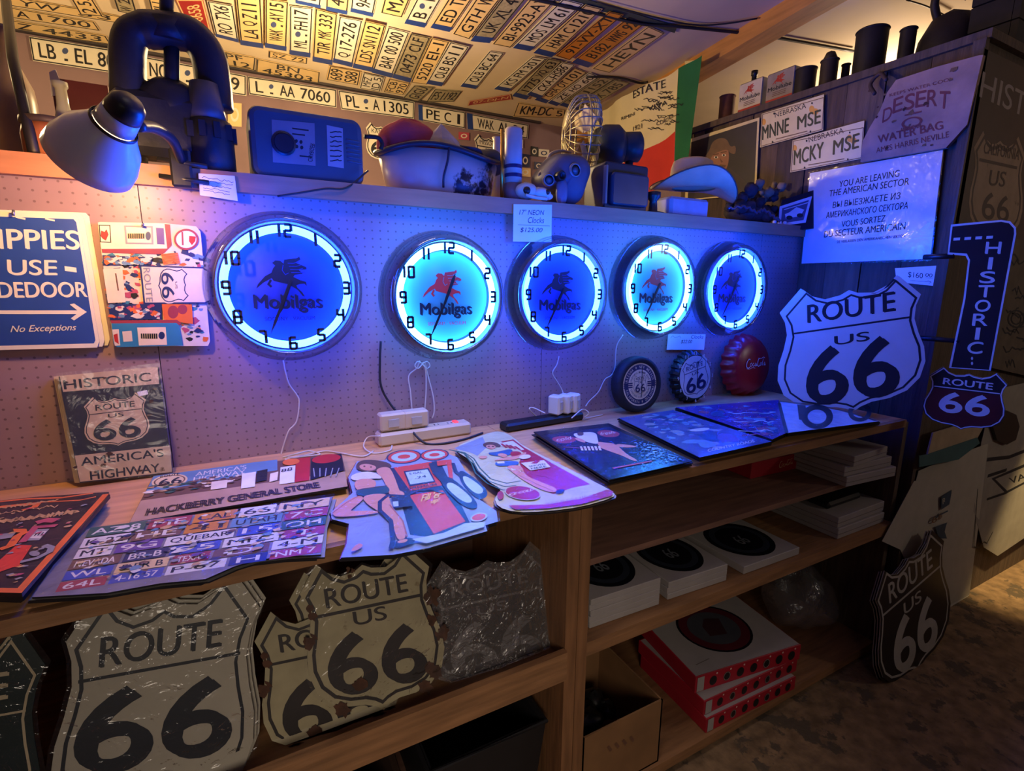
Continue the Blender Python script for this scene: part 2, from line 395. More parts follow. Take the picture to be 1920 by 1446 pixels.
# pegboard: hole pattern and panel seams are part of its material
def pegboard():
    m = bpy.data.materials.new('brown_pegboard'); m.use_nodes = True; nt = m.node_tree; bs = nt.nodes['Principled BSDF']
    bs.inputs['Roughness'].default_value = .42
    geo = nt.nodes.new('ShaderNodeNewGeometry'); sp = nt.nodes.new('ShaderNodeSeparateXYZ'); nt.links.new(geo.outputs['Position'], sp.inputs[0])
    def mth(op, a, b_=None):
        n = nt.nodes.new('ShaderNodeMath'); n.operation = op
        for i, v in enumerate((a, b_)):
            if v is None: continue
            if isinstance(v, (int, float)): n.inputs[i].default_value = v
            else: nt.links.new(v, n.inputs[i])
        return n.outputs[0]
    fx = mth('SUBTRACT', mth('FRACT', mth('DIVIDE', mth('ADD', sp.outputs['X'], 10), .0254)), .5)
    fz = mth('SUBTRACT', mth('FRACT', mth('DIVIDE', mth('ADD', sp.outputs['Z'], 10), .0254)), .5)
    d = mth('SQRT', mth('ADD', mth('MULTIPLY', fx, fx), mth('MULTIPLY', fz, fz)))
    hole = mth('LESS_THAN', d, .115)
    nz = nt.nodes.new('ShaderNodeTexNoise'); nz.inputs['Scale'].default_value = 3; nz.inputs['Detail'].default_value = 5; nt.links.new(geo.outputs['Position'], nz.inputs['Vector'])
    rp = nt.nodes.new('ShaderNodeValToRGB'); rp.color_ramp.elements[0].color = (*lin((140, 113, 116)), 1); rp.color_ramp.elements[1].color = (*lin((162, 132, 134)), 1)
    rp.color_ramp.elements[0].position = .3; rp.color_ramp.elements[1].position = .7; nt.links.new(nz.outputs['Fac'], rp.inputs['Fac'])
    mx = nt.nodes.new('ShaderNodeMix'); mx.data_type = 'RGBA'; nt.links.new(hole, mx.inputs[0]); nt.links.new(rp.outputs['Color'], mx.inputs[6]); mx.inputs[7].default_value = (*lin((116, 90, 92)), 1)
    nt.links.new(mx.outputs[2], bs.inputs['Base Color'])
    bp = nt.nodes.new('ShaderNodeBump'); bp.inputs['Strength'].default_value = .4; bp.inputs['Distance'].default_value = .002; bp.invert = True
    nt.links.new(hole, bp.inputs['Height']); nt.links.new(bp.outputs['Normal'], bs.inputs['Normal'])
    return m
PEG = pegboard()
b = B(); xs = [-1.6, -.2, 1.04, 2.28, 2.594]
for a, c in zip(xs[:-1], xs[1:]): b.box((a+.001, 0, .0), (c-.001, .03, 1.905), PEG)
b.done('wall_back', kind='structure')
# display shelf over the pegboard
LIP = M('shelf_edge_wood', (176, 118, 84), .55, noise=.15, scale=5, stretch=(1, 9, 9))
t = thing('display_shelf', 'long wooden shelf running above the pegboard with the neon clocks', 'shelf', (.5, .2, SZ))
b = B(); b.box((-1.6, -.004, 1.905), (2.594, .5, 1.93), WOOD); b.box((-1.6, .012, 1.93), (2.594, .5, SZ), WOOD); b.done('shelf_board', t)
b = B(); b.box((-1.6, -.026, 1.905), (2.594, -.004, SZ+.001), LIP); b.box((-1.6, -.004, 1.93), (2.594, .012, SZ+.001), LIP); b.done('front_edge', t, 'pale wooden front edge')

# side wall of old planks (an enclosure that juts out at the right)
XW = 2.594; YF = -.632; ZT = 2.6
b = B()
n = 9
for i in range(n):
    a = YF+(.86-YF)*i/n; c = YF+(.86-YF)*(i+1)/n
    b.box((XW+.004*(i % 2), a+.002, 0), (XW+.03, c-.002, ZT-.02), M('plank_%d' % (i % 3), [(88, 70, 58), (74, 62, 54), (98, 80, 66)][i % 3], .8, noise=.3, scale=5, stretch=(9, 9, 1), bump=.5))
b.done('wall_plank', kind='structure')
b = B()
b.box((XW+.03, YF+.03, 0), (4.8, .86, ZT-.02), DKWOOD); b.box((XW, YF-.005, 0), (4.8, YF+.03, ZT-.02), DKWOOD)
b.done('wall_enclosure', kind='structure')
b = B(); b.box((XW-.02, YF-.03, ZT-.02), (4.85, .88, ZT+.012), DKWOOD); b.done('trim_1', kind='structure')
b = B(); b.box((XW-.03, YF-.02, 0), (XW-.002, YF+.02, ZT-.02), DKWOOD); b.done('trim_2', kind='structure')
# ceiling beam at the right
b = B(); bw = M('yellow_beam', (188, 132, 66), .7, noise=.2, scale=4, stretch=(9, 1, 9))
for i in range(1):
    ya, yb = -1.6, 2.0
    b.add([(2.56, ya, ceil_z(ya)-.09), (2.70, ya, ceil_z(ya)-.09), (2.70, yb, ceil_z(yb)-.09), (2.56, yb, ceil_z(yb)-.09), (2.56, ya, ceil_z(ya)+.02), (2.70, ya, ceil_z(ya)+.02), (2.70, yb, ceil_z(yb)+.02), (2.56, yb, ceil_z(yb)+.02)],
          [[3, 2, 1, 0], [4, 5, 6, 7], [0, 1, 5, 4], [1, 2, 6, 5], [2, 3, 7, 6], [3, 0, 4, 7]], bw)
b.done('trim_3', kind='structure')

# ------------------------------------------------------------------ counter and shelving units
YC = -.666
CTW = M('countertop_wood', (200, 150, 100), .55, noise=.2, scale=4, stretch=(1, 9, 9), bump=.1)
t = thing('countertop', 'long wooden countertop under the neon clocks, covered with flat signs', 'countertop', (.8, YC/2, CZ))
b = B(); b.box((-1.6, YC, CZ-.03), (.80, -.002, CZ), CTW); b.done('board', t)
b = B(); b.box((.802, YC, CZ-.03), (2.36, -.002, CZ), CTW); b.done('board', t)
b = B(); b.box((-1.6, YC-.02, CZ-.03), (.80, YC-.001, CZ), WOOD); b.done('front_strip', t)
b = B(); b.box((.802, YC-.02, CZ-.03), (2.36, YC-.001, CZ), WOOD); b.done('front_strip', t)
DIN = M('panel_wood', (124, 90, 76), .7, noise=.25, scale=5, stretch=(1, 9, 9))
t = thing('shelving_unit', 'left wooden counter base whose lower shelf holds the shield signs', 'shelving unit', (-.3, YC/2, 0))
b = B(); b.box((-1.6, YC, .60), (.722, -.02, .625), WOOD); b.done('shelf', t)
b = B(); b.box((-1.6, YC-.02, .58), (.722, YC-.001, .668), WOOD); b.done('rail', t)
b = B(); b.box((-1.6, -.04, .0), (.722, -.004, CZ-.0315), DIN); b.done('back_panel', t)
b = B(); b.box((-1.6, YC, .03), (.722, -.04, .05), DIN); b.done('bottom_shelf', t)
b = B(); b.box((.724, YC-.004, 0), (.762, -.004, CZ-.0315), WOODZ); b.done('side_panel', t)
t = thing('shelving_unit', 'right wooden shelving unit with boxed clocks on its open shelves', 'shelving unit', (1.5, YC/2, 0))
b = B(); b.box((.764, YC-.004, 0), (.80, -.004, CZ-.0315), WOODZ); b.done('side_panel', t)
b = B(); b.box((2.44, YC+.02, 0), (2.47, -.004, CZ-.0315), DKWOOD); b.done('side_panel', t)
b = B(); b.box((.802, -.03, 0), (2.44, -.004, CZ-.0315), DIN); b.done('back_panel', t)
b = B(); b.box((.802, YC+.03, .875), (2.438, -.032, .895), DIN); b.done('shelf', t)
b = B(); b.box((.802, YC, .61), (2.438, -.032, .655), WOOD); b.done('shelf', t)
b = B(); b.box((.802, YC, .03), (2.438, -.032, .07), WOOD); b.done('shelf', t)
# ------------------------------------------------------------------ neon wall clocks
SEGS = {'0': 'abcdef', '1': 'bc', '2': 'abged', '3': 'abgcd', '4': 'fgbc', '5': 'afgcd', '6': 'afgedc', '7': 'abc', '8': 'abcdefg', '9': 'abcdfg'}
HORSE = [(-.33, .28), (-.26, .34), (-.15, .33), (-.09, .27), (-.07, .36), (.20, .40), (.26, .44), (.28, .37), (.16, .30), (.40, .20), (.40, .15), (.22, .14), (.31, .05), (.13, .02), (.10, -.03),
         (.24, -.10), (.37, -.14), (.38, -.24), (.33, -.18), (.22, -.19), (.15, -.22), (.17, -.28), (.27, -.38), (.32, -.48), (.27, -.46), (.18, -.33), (.05, -.24), (-.05, -.19),
         (-.22, -.15), (-.33, -.12), (-.36, -.06), (-.54, -.16), (-.70, -.30), (-.66, -.20), (-.50, -.02), (-.36, .06), (-.32, .16), (-.27, .22)]
def pegasus(A, c, s, mat, line, sy=1.0):
    P = lambda a, b_: (c[0]+a*s, c[1]+b_*s*sy)
    A.poly([P(x, y) for x, y in HORSE], mat)
    A.stroke([P(-.38, -.10), (P(-.44, -.20)), P(-.38, -.26)], s*.05, mat)
    for k in range(4): A.stroke([P(.0+.02*k, .28-.07*k), P(.12+.05*k, .28-.07*k), P(.24+.04*k, .32-.075*k)], s*.012, line)
    A.stroke([P(-.10, .24), P(-.13, .12), P(-.07, .02), P(.0, .06)], s*.014, line)
def numeral(A, t, c, h, mat):
    w = h*.52; n = len(t); x = c[0]-(sum(w if q != '1' else w*.1 for q in t)+(n-1)*h*.42)/2
    for ch in t:
        y0, y1, ym = c[1]-h/2, c[1]+h/2, c[1]
        x0, x1 = (x, x+w) if ch != '1' else (x, x+w*.1)
        pts = {'a': ((x0, y1), (x1, y1)), 'b': ((x1, y1), (x1, ym)), 'c': ((x1, ym), (x1, y0)), 'd': ((x0, y0), (x1, y0)), 'e': ((x0, ym), (x0, y0)), 'f': ((x0, y1), (x0, ym)), 'g': ((x0, ym), (x1, ym))}
        for s_ in SEGS[ch]: 
            (ax, ay), (bx, by) = pts[s_]; e = h*.05
            if abs(ax-bx) < 1e-6: ay += e*(1 if ay > by else -1); by -= e*(1 if ay > by else -1)
            A.stroke([(ax, ay), (bx, by)], h*.24, mat, same=True)
        x += (x1-x0)+h*.42
NEONB = M_emit('blue_neon', (.008, .05, 1.0), 80); NEONW = M_emit('white_cyan_neon', (.04, .25, 1.0), 48)
BEZ = M_glass('clear_ridged_bezel', gloss=.07, rough=.06)
FACEB = M('clock_face_blue_glow', (18, 42, 124), .65, noise=.01); FACEW = M('clock_face_cyan_glow', (56, 120, 132), .65, noise=.01); CGL = M_glass('clock_glass', gloss=.0, rough=.2, fr_k=.04)  # the neon's blue and cyan light is put into the face colours
HRED = M('horse_red', (196, 40, 34), .5, noise=.02); HDARK = M('horse_in_blue_glow', (10, 9, 26), .5, noise=.02); DBLUE = M('lettering_blue', (8, 12, 36), .5, noise=.02)  # HDARK: the red horse coloured dark, as blue neon light shows it
STEELB = M('clock_backing', (70, 72, 80), .5, .5)
def neon_clock(px, py, white, label, hh, mh, gl=40):
    c = PY(px, py, -.07); cx, cz = c.x, c.z
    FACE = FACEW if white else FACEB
    t = thing('neon_clock', label, 'clock', (cx, 0, cz), 'neon clocks on the pegboard')
    mt = Matrix.Translation((cx, 0, cz)) @ Matrix.Rotation(pi/2, 4, 'X')     # local z -> -y
    pr = [(.150, .004), (.216, .004), (.219, .012), (.213, .022), (.217, .028), (.211, .040), (.214, .046), (.206, .058), (.209, .064), (.201, .076), (.203, .082), (.195, .092), (.188, .098), (.183, .095), (.181, .085), (.178, .050), (.150, .046)]
    b = B(); b.lathe(pr, BEZ, mt, 72, capb=False, capt=False); b.done('bezel', t, 'ridged see-through bezel')
    b = B(); b.tube([(cx+.164*math.cos(a), -.070, cz+.164*math.sin(a)) for a in [2*pi*i/72 for i in range(72)]], .0105, NEONW if white else NEONB, 12, closed=True); b.done('neon_tube', t, 'glowing white neon ring' if white else 'glowing blue neon ring')
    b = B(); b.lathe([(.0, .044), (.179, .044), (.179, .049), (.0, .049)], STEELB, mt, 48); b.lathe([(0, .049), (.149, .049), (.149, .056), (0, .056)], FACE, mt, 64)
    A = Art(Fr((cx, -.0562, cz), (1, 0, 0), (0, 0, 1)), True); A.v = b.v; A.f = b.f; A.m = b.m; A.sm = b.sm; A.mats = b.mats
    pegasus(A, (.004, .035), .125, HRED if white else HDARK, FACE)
    A.text('Mobilgas', (-.092, -.072), (.092, -.072), (-.092, -.020), DBLUE, .05)
    A.text('SOCONY - VACUUM', (-.068, -.094), (.068, -.094), (-.068, -.083), HRED if white else DBLUE, .01)
    A.done('face', t)
    for i in range(1, 13):
        A = Art(Fr((cx, -.088, cz), (1, 0, 0), (0, 0, 1)), True)
        a = pi/2-i*pi/6; numeral(A, str(i), (.158*math.cos(a), .158*math.sin(a)), .033, INK); A.done('numeral', t)
    for nm, ln, ang, wd, y in (('hour_hand', .085, hh, .011, -.062), ('minute_hand', .145, mh, .008, -.066)):
        A = Art(Fr((cx, y, cz), (1, 0, 0), (0, 0, 1)), True); d = Vector((math.sin(ang), math.cos(ang)))
        n = Vector((-d.y, d.x)); q = [d*-.025+n*wd*.4, d*ln*.75+n*wd*.5, d*ln, d*ln*.75-n*wd*.5, d*-.025-n*wd*.4]
        A.base([tuple(p) for p in q], BLACK, .001); A.done(nm, t)
    b = B(); b.lathe([(0, .092), (.1, .0915), (.181, .0885)], CGL, mt, 48, capb=False, capt=False); b.done('cover_glass', t)
    light('clock_glow_fill', 'POINT', (cx, -.34, cz+.22), 7 if white else 11, (0, .12, 1) if white else (0, .06, 1), .08)  # added unseen light, spreads the neon blue over wall and shelf
    return t
neon_clock(541, 540, False, 'largest-looking blue neon clock, leftmost of the five on the pegboard', 3.52, 3.55, 50)
neon_clock(840, 557, True, 'white-lit neon clock between the leftmost blue clock and the middle blue clock', .38, 3.58, 32)
neon_clock(1055, 552, False, 'blue neon clock in the middle of the five, under the handwritten white card', 3.6, 3.62, 44)
neon_clock(1236, 541, True, 'white-lit neon clock above the small round Route 66 clocks', 3.6, 3.63, 26)
neon_clock(1379, 543, False, 'smallest-looking blue neon clock, rightmost of the five beside the plank wall', .45, 3.65, 22)
# ------------------------------------------------------------------ licence plates
PLW = M('plate_white', (214, 208, 190), .35, noise=.06); PLC = M('plate_cream', (214, 184, 128), .4, noise=.08); PLO = M('plate_orange', (196, 124, 40), .4, noise=.08)
PLR = M('plate_red', (150, 34, 36), .4); PLBK = M('plate_lettering', (24, 26, 34), .5); EUB = M('plate_blue_band', (30, 58, 128), .4)
PLG = M('plate_grey', (150, 140, 112), .5, noise=.25, scale=60)
CEF = Fr((0, 2, CEIL0-.004), (1, 0, 0), (0, -1, CEILS))
FARF = FrY(1.988)
def lerp2(bl, br, tl, a, c): return (bl[0]+(br[0]-bl[0])*a+(tl[0]-bl[0])*c, bl[1]+(br[1]-bl[1])*a+(tl[1]-bl[1])*c)
def plate(fr, bl, br, tl, txt, label, group, mat=None, band=0, fg=None, tr=None, lines=1, bold=.02, drop=0.0, rim=True, end=False):
    """one plate: reading direction bl->br, letter tops towards tl"""
    mat = mat or PLW; fg = fg or PLBK; f2 = Fr(fr.w(0, 0, drop), fr.U, fr.V); A = Art(f2)
    tr = tr or lerp2(bl, br, tl, 1, 1)
    A.base([bl, br, tr, tl], mat, .002)
    q = lambda a, c: (bl[0]*(1-a)*(1-c)+br[0]*a*(1-c)+tr[0]*a*c+tl[0]*(1-a)*c, bl[1]*(1-a)*(1-c)+br[1]*a*(1-c)+tr[1]*a*c+tl[1]*(1-a)*c)
    if rim: 
        A.stroke([q(.012, .05), q(.988, .05), q(.988, .95), q(.012, .95)], .006, fg if mat is not PLR else PLC, closed=True)
    x0 = .05
    if band:
        A.poly([q(0, 0), q(.095, 0), q(.095, 1), q(0, 1)], EUB); x0 = .13
    if end: A.poly([q(.93, 0), q(1, 0), q(1, 1), q(.93, 1)], EUB)
    rows = txt.split('/'); n = len(rows)
    for i, r in enumerate(rows):
        c0 = .2 if n == 1 else (.54 if i == 0 else .1); c1 = .8 if n == 1 else (.90 if i == 0 else .46)
        a0, a1 = x0+.03, .95 if not end else .90
        if n > 1: wd = min(1, len(r)/max(len(z) for z in rows)+.05); a0, a1 = .5-(a1-a0)*wd/2, .5+(a1-a0)*wd/2
        seg = r.split(' '); tot = sum(len(z) for z in seg)+.45*(len(seg)-1); x = a0
        for z in seg:
            w = (a1-a0)*len(z)/tot
            if z == '*':
                cc = q(x+w*.5, .62); dd = q(x+w*.5, .80); R = math.hypot(dd[0]-cc[0], dd[1]-cc[1])
                A.ell(cc, R*.7, R*.7, M('plate_seal', (60, 74, 120), .5)); A.poly([q(x+w*.3, .2), q(x+w*.7, .2), q(x+w*.7, .3), q(x+w*.3, .3)], fg)
            else: A.text(z, q(x+w*.04, c0), q(x+w*.94, c0), q(x+w*.04, c1), fg, bold)
            x += w+(a1-a0)*.45/tot
    o = A.done('license_plate'); tag(o, label, 'license plate', group); return o
G1 = 'number plates in a row on the far wall'
for bl, br, tr, tl, txt, band in [((62, 114), (226, 139), (225, 95), (54, 68), 'LB * EL 80', 0), ((264, 149), (462, 180), (462, 142), (261, 104), 'NOH * H 609', 0),
        ((467, 177), (631, 202), (631, 168), (464, 143), 'L * AA 7060', 0), ((640, 205), (776, 223), (777, 191), (634, 169), 'PL * A 1305', 0),
        ((785, 225), (871, 241), (872, 210), (784, 196), 'PE C 1', 1), ((877, 242), (989, 260), (991, 234), (875, 212), 'WAK AL 34', 1)]:
    plate(FARF, bl, br, tl, txt, 'white plate lettered %s in the row on the far wall' % txt.replace('* ', ''), G1, PLW, band, tr=tr)
G2 = 'number plates nailed to the ceiling'
# (bottom left, bottom right, top left, top right as seen, lettering, band at the foot, colour, drop)
RUN = [((366, 80), (399, 73), (329, 0), (381, 0), 'DPF-8658', 0, PLR), ((405, 69), (448, 80), (388, 2), (437, 11), 'RO TX6', 1, PLW), ((451, 84), (494, 91), (441, -14), (489, -8), 'LA Q Z 111', 1, PLC),
       ((497, 89), (537, 96), (497, -3), (541, 4), 'WAK * AY 15', 1, PLC), ((543, 102), (582, 108), (543, 11), (587, 16), 'ML * FH 17', 1, PLW), ((586, 115), (623, 122), (591, 16), (633, 27), 'TIR MK 333', 1, PLC),
       ((624, 117), (660, 126), (636, 31), (680, 39), 'Q 17-276', 1, PLW), ((661, 127), (698, 135), (684, 39), (723, 48), 'LDS SN 112', 1, PLC), ((697, 136), (734, 146), (728, 51), (768, 61), 'BAR 00 500', 1, PLW),
       ((735, 146), (769, 155), (770, 63), (807, 71), '0473 CLF', 1, PLG), ((770, 155), (801, 159), (809, 71), (843, 79), '5220 EI-1', 0, PLC), ((799, 157), (828, 162), (844, 79), (880, 88), 'OLB BS 11', 1, PLW),
       ((863, 162), (892, 167), (918, 96), (945, 100), 'OLB BC 64', 1, PLW), ((926, 167), (953, 172), (999, 106), (1025, 110), 'KS FM 301', 1, PLW), ((960, 180), (987, 187), (1028, 110), (1054, 115), '1775 XQ 63', 1, PLG),
       ((988, 177), (1012, 186), (1055, 117), (1078, 122), 'CKA-HS86', 1, PLW), ((1002, 187), (1024, 194), (1078, 127), (1101, 136), 'GHA OT 101', 1, PLC), ((1026, 193), (1044, 199), (1105, 136), (1124, 144), 'ZE HO 60', 1, PLW),
       ((1048, 197), (1067, 203), (1127, 144), (1152, 149), 'DU J 152', 1, PLG), ((1070, 203), (1092, 209), (1154, 150), (1183, 156), 'EK X 785', 1, PLG),
       ((554, 6), (601, 16), (556, -62), (606, -52), 'FN 63', 1, PLW), ((611, 19), (651, 28), (613, -60), (661, -52), '4 81 E', 1, PLC), ((657, 22), (699, 32), (663, -58), (716, -50), '9A 7204', 1, PLW), ((714, 24), (754, 33), (733, -52), (787, -44), 'MX 2', 0, PLC),
       ((758, 44), (796, 52), (803, -44), (848, -38), 'B * KL 7', 1, PLW), ((807, 52), (843, 60), (862, -36), (905, -31), 'ED TK 4', 1, PLC), ((849, 64), (880, 74), (914, -34), (958, -28), 'GTH W 9', 0, PLC), ((882, 77), (918, 81), (963, -30), (1004, -24), 'UK XL 405', 1, PLG),
       ((923, 83), (957, 90), (1008, -18), (1052, -9), 'BI-9923-AY', 0, PLC), ((961, 90), (994, 96), (1056, -2), (1094, 8), 'MOS LM 610', 1, PLW), ((1000, 99), (1034, 108), (1098, 9), (1130, 17), 'HAM C 1210', 1, PLC), ((1041, 105), (1068, 113), (1143, 22), (1169, 28), '91-VV-XT', 0, PLO),
       ((1072, 117), (1103, 127), (1180, 31), (1212, 43), 'B182 WWG 92', 1, PLO), ((1110, 129), (1143, 137), (1216, 49), (1247, 63), 'HEYN', 0, PLC),
       ((611, 149), (673, 160), (617, 124), (678, 135), '689/S88', 0, PLC), ((674, 165), (713, 172), (681, 137), (721, 146), 'MFZ/ID 5', 0, PLW), ((719, 172), (757, 178), (729, 148), (770, 157), 'FCB/970', 0, PLC), ((756, 183), (785, 191), (776, 161), (815, 164), 'GIGU', 0, PLG),
       ((221, 21), (258, 29), (208, -18), (246, -12), 'W 27', 0, PLG), ((287, 33), (325, 40), (275, -15), (310, -10), 'UIU 4', 0, PLC), ((150, 27), (193, 30), (128, -12), (168, -10), '2 52', 0, PLC)]
for k, (bl, br, tl, tr, txt, band, mat) in enumerate(RUN):
    cn = {id(PLW): 'white', id(PLC): 'cream', id(PLG): 'grey', id(PLO): 'orange', id(PLR): 'red'}[id(mat)]
    plate(CEF, br, tr, bl, txt, '%s plate lettered %s on the ceiling, reading lengthwise' % (cn, txt.replace('* ', '').replace('/', ' ')), G2, mat, band, fg=PLC if mat is PLR else None, tr=tl, drop=.004+.0035*(k % 4))
for bl, br, tr, tl, txt, mat in [((19, 33), (188, 58), (176, 41), (12, 13), 'A 1700', PLC), ((17, 55), (209, 84), (198, 67), (16, 37), 'Z 4433', PLC), ((15, 10), (233, 45), (226, 31), (15, -8), 'YW 33', PLC),
        ((504, 108), (575, 120), (576, 109), (505, 96), 'SZ 72', PLC), ((410, 120), (476, 132), (479, 108), (397, 92), 'PF/C 12', PLC), ((480, 136), (598, 158), (600, 135), (482, 110), 'BN/45303', PLC),
        ((799, 192), (850, 191), (866, 171), (816, 167), 'FS 1192', PLG), ((876, 199), (960, 187), (957, 177), (880, 190), '07-DJ-N', PLR), ((962, 219), (1059, 222), (1060, 206), (972, 192), 'KM-DC 5', PLC)]:
    plate(CEF, bl, br, tl, txt, 'plate lettered %s at the ceiling edge, reading along the far wall' % txt.replace('/', ' '), G2, mat, 0, tr=tr, fg=PLC if mat is PLR else None, drop=.003)
# dark moulding under the ceiling and stickers on the far wall
b = B(); b.box((-1.2, 1.97, 2.879), (2.2, 1.998, 2.892), M('dark_moulding', (58, 52, 56), .6)); b.done('trim_4', kind='structure')
# ------------------------------------------------------------------ highway shield outline and lettering
_H = [(0, .86), (.12, .80), (.33, .77), (.52, .85), (.66, .99), (.955, .66), (.885, .50), (.86, .30), (.91, .08), (.985, -.15), (1.0, -.38), (.92, -.62), (.74, -.79), (.50, -.87), (.25, -.89), (.1, -.94), (0, -1.0)]
def shield_pts(k=1.0, dy=0):
    h = [(x*k, y*k+dy) for x, y in _H]; return h+[(-x, y) for x, y in h[-2:0:-1]]
def shield_map(c, U, V): return lambda x, y: (c[0]+U[0]*x+V[0]*y, c[1]+U[1]*x+V[1]*y)
def shield_art(A, c, U, V, bg, fg, top='ROUTE', us=True, num='66', t=.004, rim=.055, border=True, edge=None, lower=None, base=True, usy=(.13, .27), ny=(-.72, .06), nw=.70, mid=True, bold=.035, inset=.90, ry=(.45, .68)):
    m = shield_map(c, U, V); pts = [m(*p) for p in shield_pts()]
    wm = Vector(A.c(m(1, 0)))-Vector(A.c(m(0, 0))); sz = wm.length
    if base: A.base(pts, bg, t, edge)
    else: A.poly(pts, bg)
    if lower:
        q = [p for p in shield_pts(.93) if p[1] < .36]; A.poly([m(*p) for p in q], lower)
    if border: A.stroke([m(*p) for p in shield_pts(inset)], sz*rim, fg, closed=True)
    if top:
        A.stroke([m(-.80, .33), m(.80, .33)], sz*rim, fg)
        A.text(top, m(-.60, ry[0]), m(.60, ry[0]), m(-.60, ry[1]), fg, bold)
    if us: A.text('US', m(-.24, usy[0]), m(.24, usy[0]), m(-.24, usy[1]), fg, bold)
    A.text(num, m(-nw, ny[0]), m(nw, ny[0]), m(-nw, ny[1]), fg, .05 if bold > .02 else .02)
    return m
# state shields and stickers on the far wall
def sticker(label, cat='sticker'): return label
for c, U, V, nm in [((716, 268), (30, 5), (-2, -36), 'KANSAS'), ((918, 288), (29, 5), (-2, -34), 'MISSOURI')]:
    A = Art(FARF); shield_art(A, c, U, V, PLW, PLBK, top=nm, us=True, num='66', t=.002, rim=.06, bold=.01)
    tag(A.done('shield_sign'), 'small white %s highway shield on the far wall' % nm.title(), 'sign', 'state shields on the far wall')
SKIN = M('pale_print', (206, 160, 132), .5); TEAL = M('teal_print', (52, 120, 132), .45); YEL = M('yellow_print', (206, 166, 82), .5); PINK = M('pink_print', (176, 70, 88), .5)
k = 0
for (x, y, wd, ht), mt in zip([(312, 238, 26, 26), (333, 236, 16, 18), (286, 208, 16, 26), (440, 214, 26, 44), (300, 262, 20, 14), (975, 268, 12, 16), (985, 300, 16, 24), (1002, 283, 14, 18), (1020, 286, 20, 14), (985, 322, 20, 16), (870, 254, 20, 14), (1010, 310, 16, 14), (960, 282, 10, 10)],
                              [PINK, NAVY, PLW, PLC, TEAL, PLW, NAVY, PLBK, PLW, PLC, PINK, NAVY, PLW]):
    A = Art(FARF); A.base([(x-wd/2, y-ht/2), (x+wd/2, y-ht/2+2), (x+wd/2, y+ht/2+2), (x-wd/2, y+ht/2)], mt, .0015)
    A.ell((x, y+1), wd*.3, ht*.3, PLW if mt is not PLW else NAVY, rin=.6)
    k += 1; tag(A.done('sticker'), ['round-marked pink sticker', 'dark blue sticker', 'white sticker', 'tall cream sticker', 'teal sticker', 'white sticker', 'dark blue sticker', 'black sticker', 'white sticker', 'cream sticker', 'pink sticker', 'dark blue sticker', 'tiny white sticker'][k-1]+' with a ring mark stuck on the far wall', 'sticker', 'stickers on the far wall')
# ------------------------------------------------------------------ signs and cards on the pegboard
def zf(ox, oy, s): return lambda x, y: (ox+x/s, oy+y/s)
def zp(z, pts): return [z(*p) for p in pts]
SLEEVE = M_glass('plastic_sleeve', gloss=.008, rough=.10, bump=.6, scale=22, body=.008, fr_k=.20)
SLV3 = M_glass('plastic_sleeve_flat', gloss=.012, rough=.12, bump=.35, scale=14, body=.015)
PINKP = M('faded_red_print', (150, 52, 62), .45); ORG = M('orange_print', (222, 104, 44), .45); SKY = M('sky_blue_print', (96, 132, 150), .5); GREYP = M('grey_print', (140, 138, 134), .5)
PURP = M('purple_print', (92, 62, 124), .45); BRN = M('brown_print', (104, 72, 54), .55); GRN = M('green_print', (44, 84, 70), .5); GLOSSK = M('black_gloss_print', (22, 24, 34), .18, noise=.05)
GOLD = M('gold_print', (190, 150, 96), .45)
RUST = M('rust_patch', (72, 44, 30), .85, noise=.4, scale=40)
PFW = FrY(-.012)
# blue parking sign, three sheets deep
HB = M('sign_blue', (34, 66, 140), .4, noise=.08); HY = M('sign_yellowish_white', (236, 226, 196), .45, noise=.04)
for k in (2, 1, 0):
    dx, dy = (10*k, -2*k)
    A = Art(FrY(-.005-.008*(2-k)))
    out = [(-60+dx, 396+dy), (140+dx, 403+dy), (147+dx, 410+dy), (186+dx, 640+dy), (182+dx, 652+dy), (-60+dx, 658+dy)]
    A.base(out, HY, .003)
    if k == 0:
        A.poly([(-58, 404), (138, 411), (143, 417), (179, 638), (176, 644), (-58, 650)], HB)
        A.text('HIPPIES', (-50, 466), (149, 468), (-54, 428), HY, .035)
        A.text('USE', (15, 516), (107, 516), (14, 487), HY, .035); A.poly([(121, 499), (143, 502), (144, 511), (122, 508)], HY)
        A.text('SIDEDOOR', (-34, 559), (164, 557), (-38, 529), HY, .035)
        A.poly([(-20, 582), (150, 582), (150, 589), (-20, 589)], HY); A.poly([(131, 571), (139, 569), (163, 585), (139, 601), (133, 597), (149, 585)], HY)
        A.text('No Exceptions', (20, 627), (143, 623), (20, 611), HY, .01, shear=.25)
        for q in ((-25, 409), (30, 407), (85, 410)): A.stroke([q, (q[0]+18, q[1]+4)], .004, HY)
    lab = 'blue sign with white lettering and an arrow pointing right, by the left edge' if k == 0 else 'edge of a white-bordered sheet behind the blue arrow sign'
    o = tag(A.done('metal_sign'), lab, 'sign', None if k == 0 else 'spare sheets behind the blue sign')
    if k == 0: b = B(); b.tube([PY(25, 399, -.02), PY(25, 399, -.034)], .003, STEEL, 8); b.tube([PY(25, 394, -.03), PY(25, 404, -.034)], .003, STEEL, 8); b.done('hook', o)
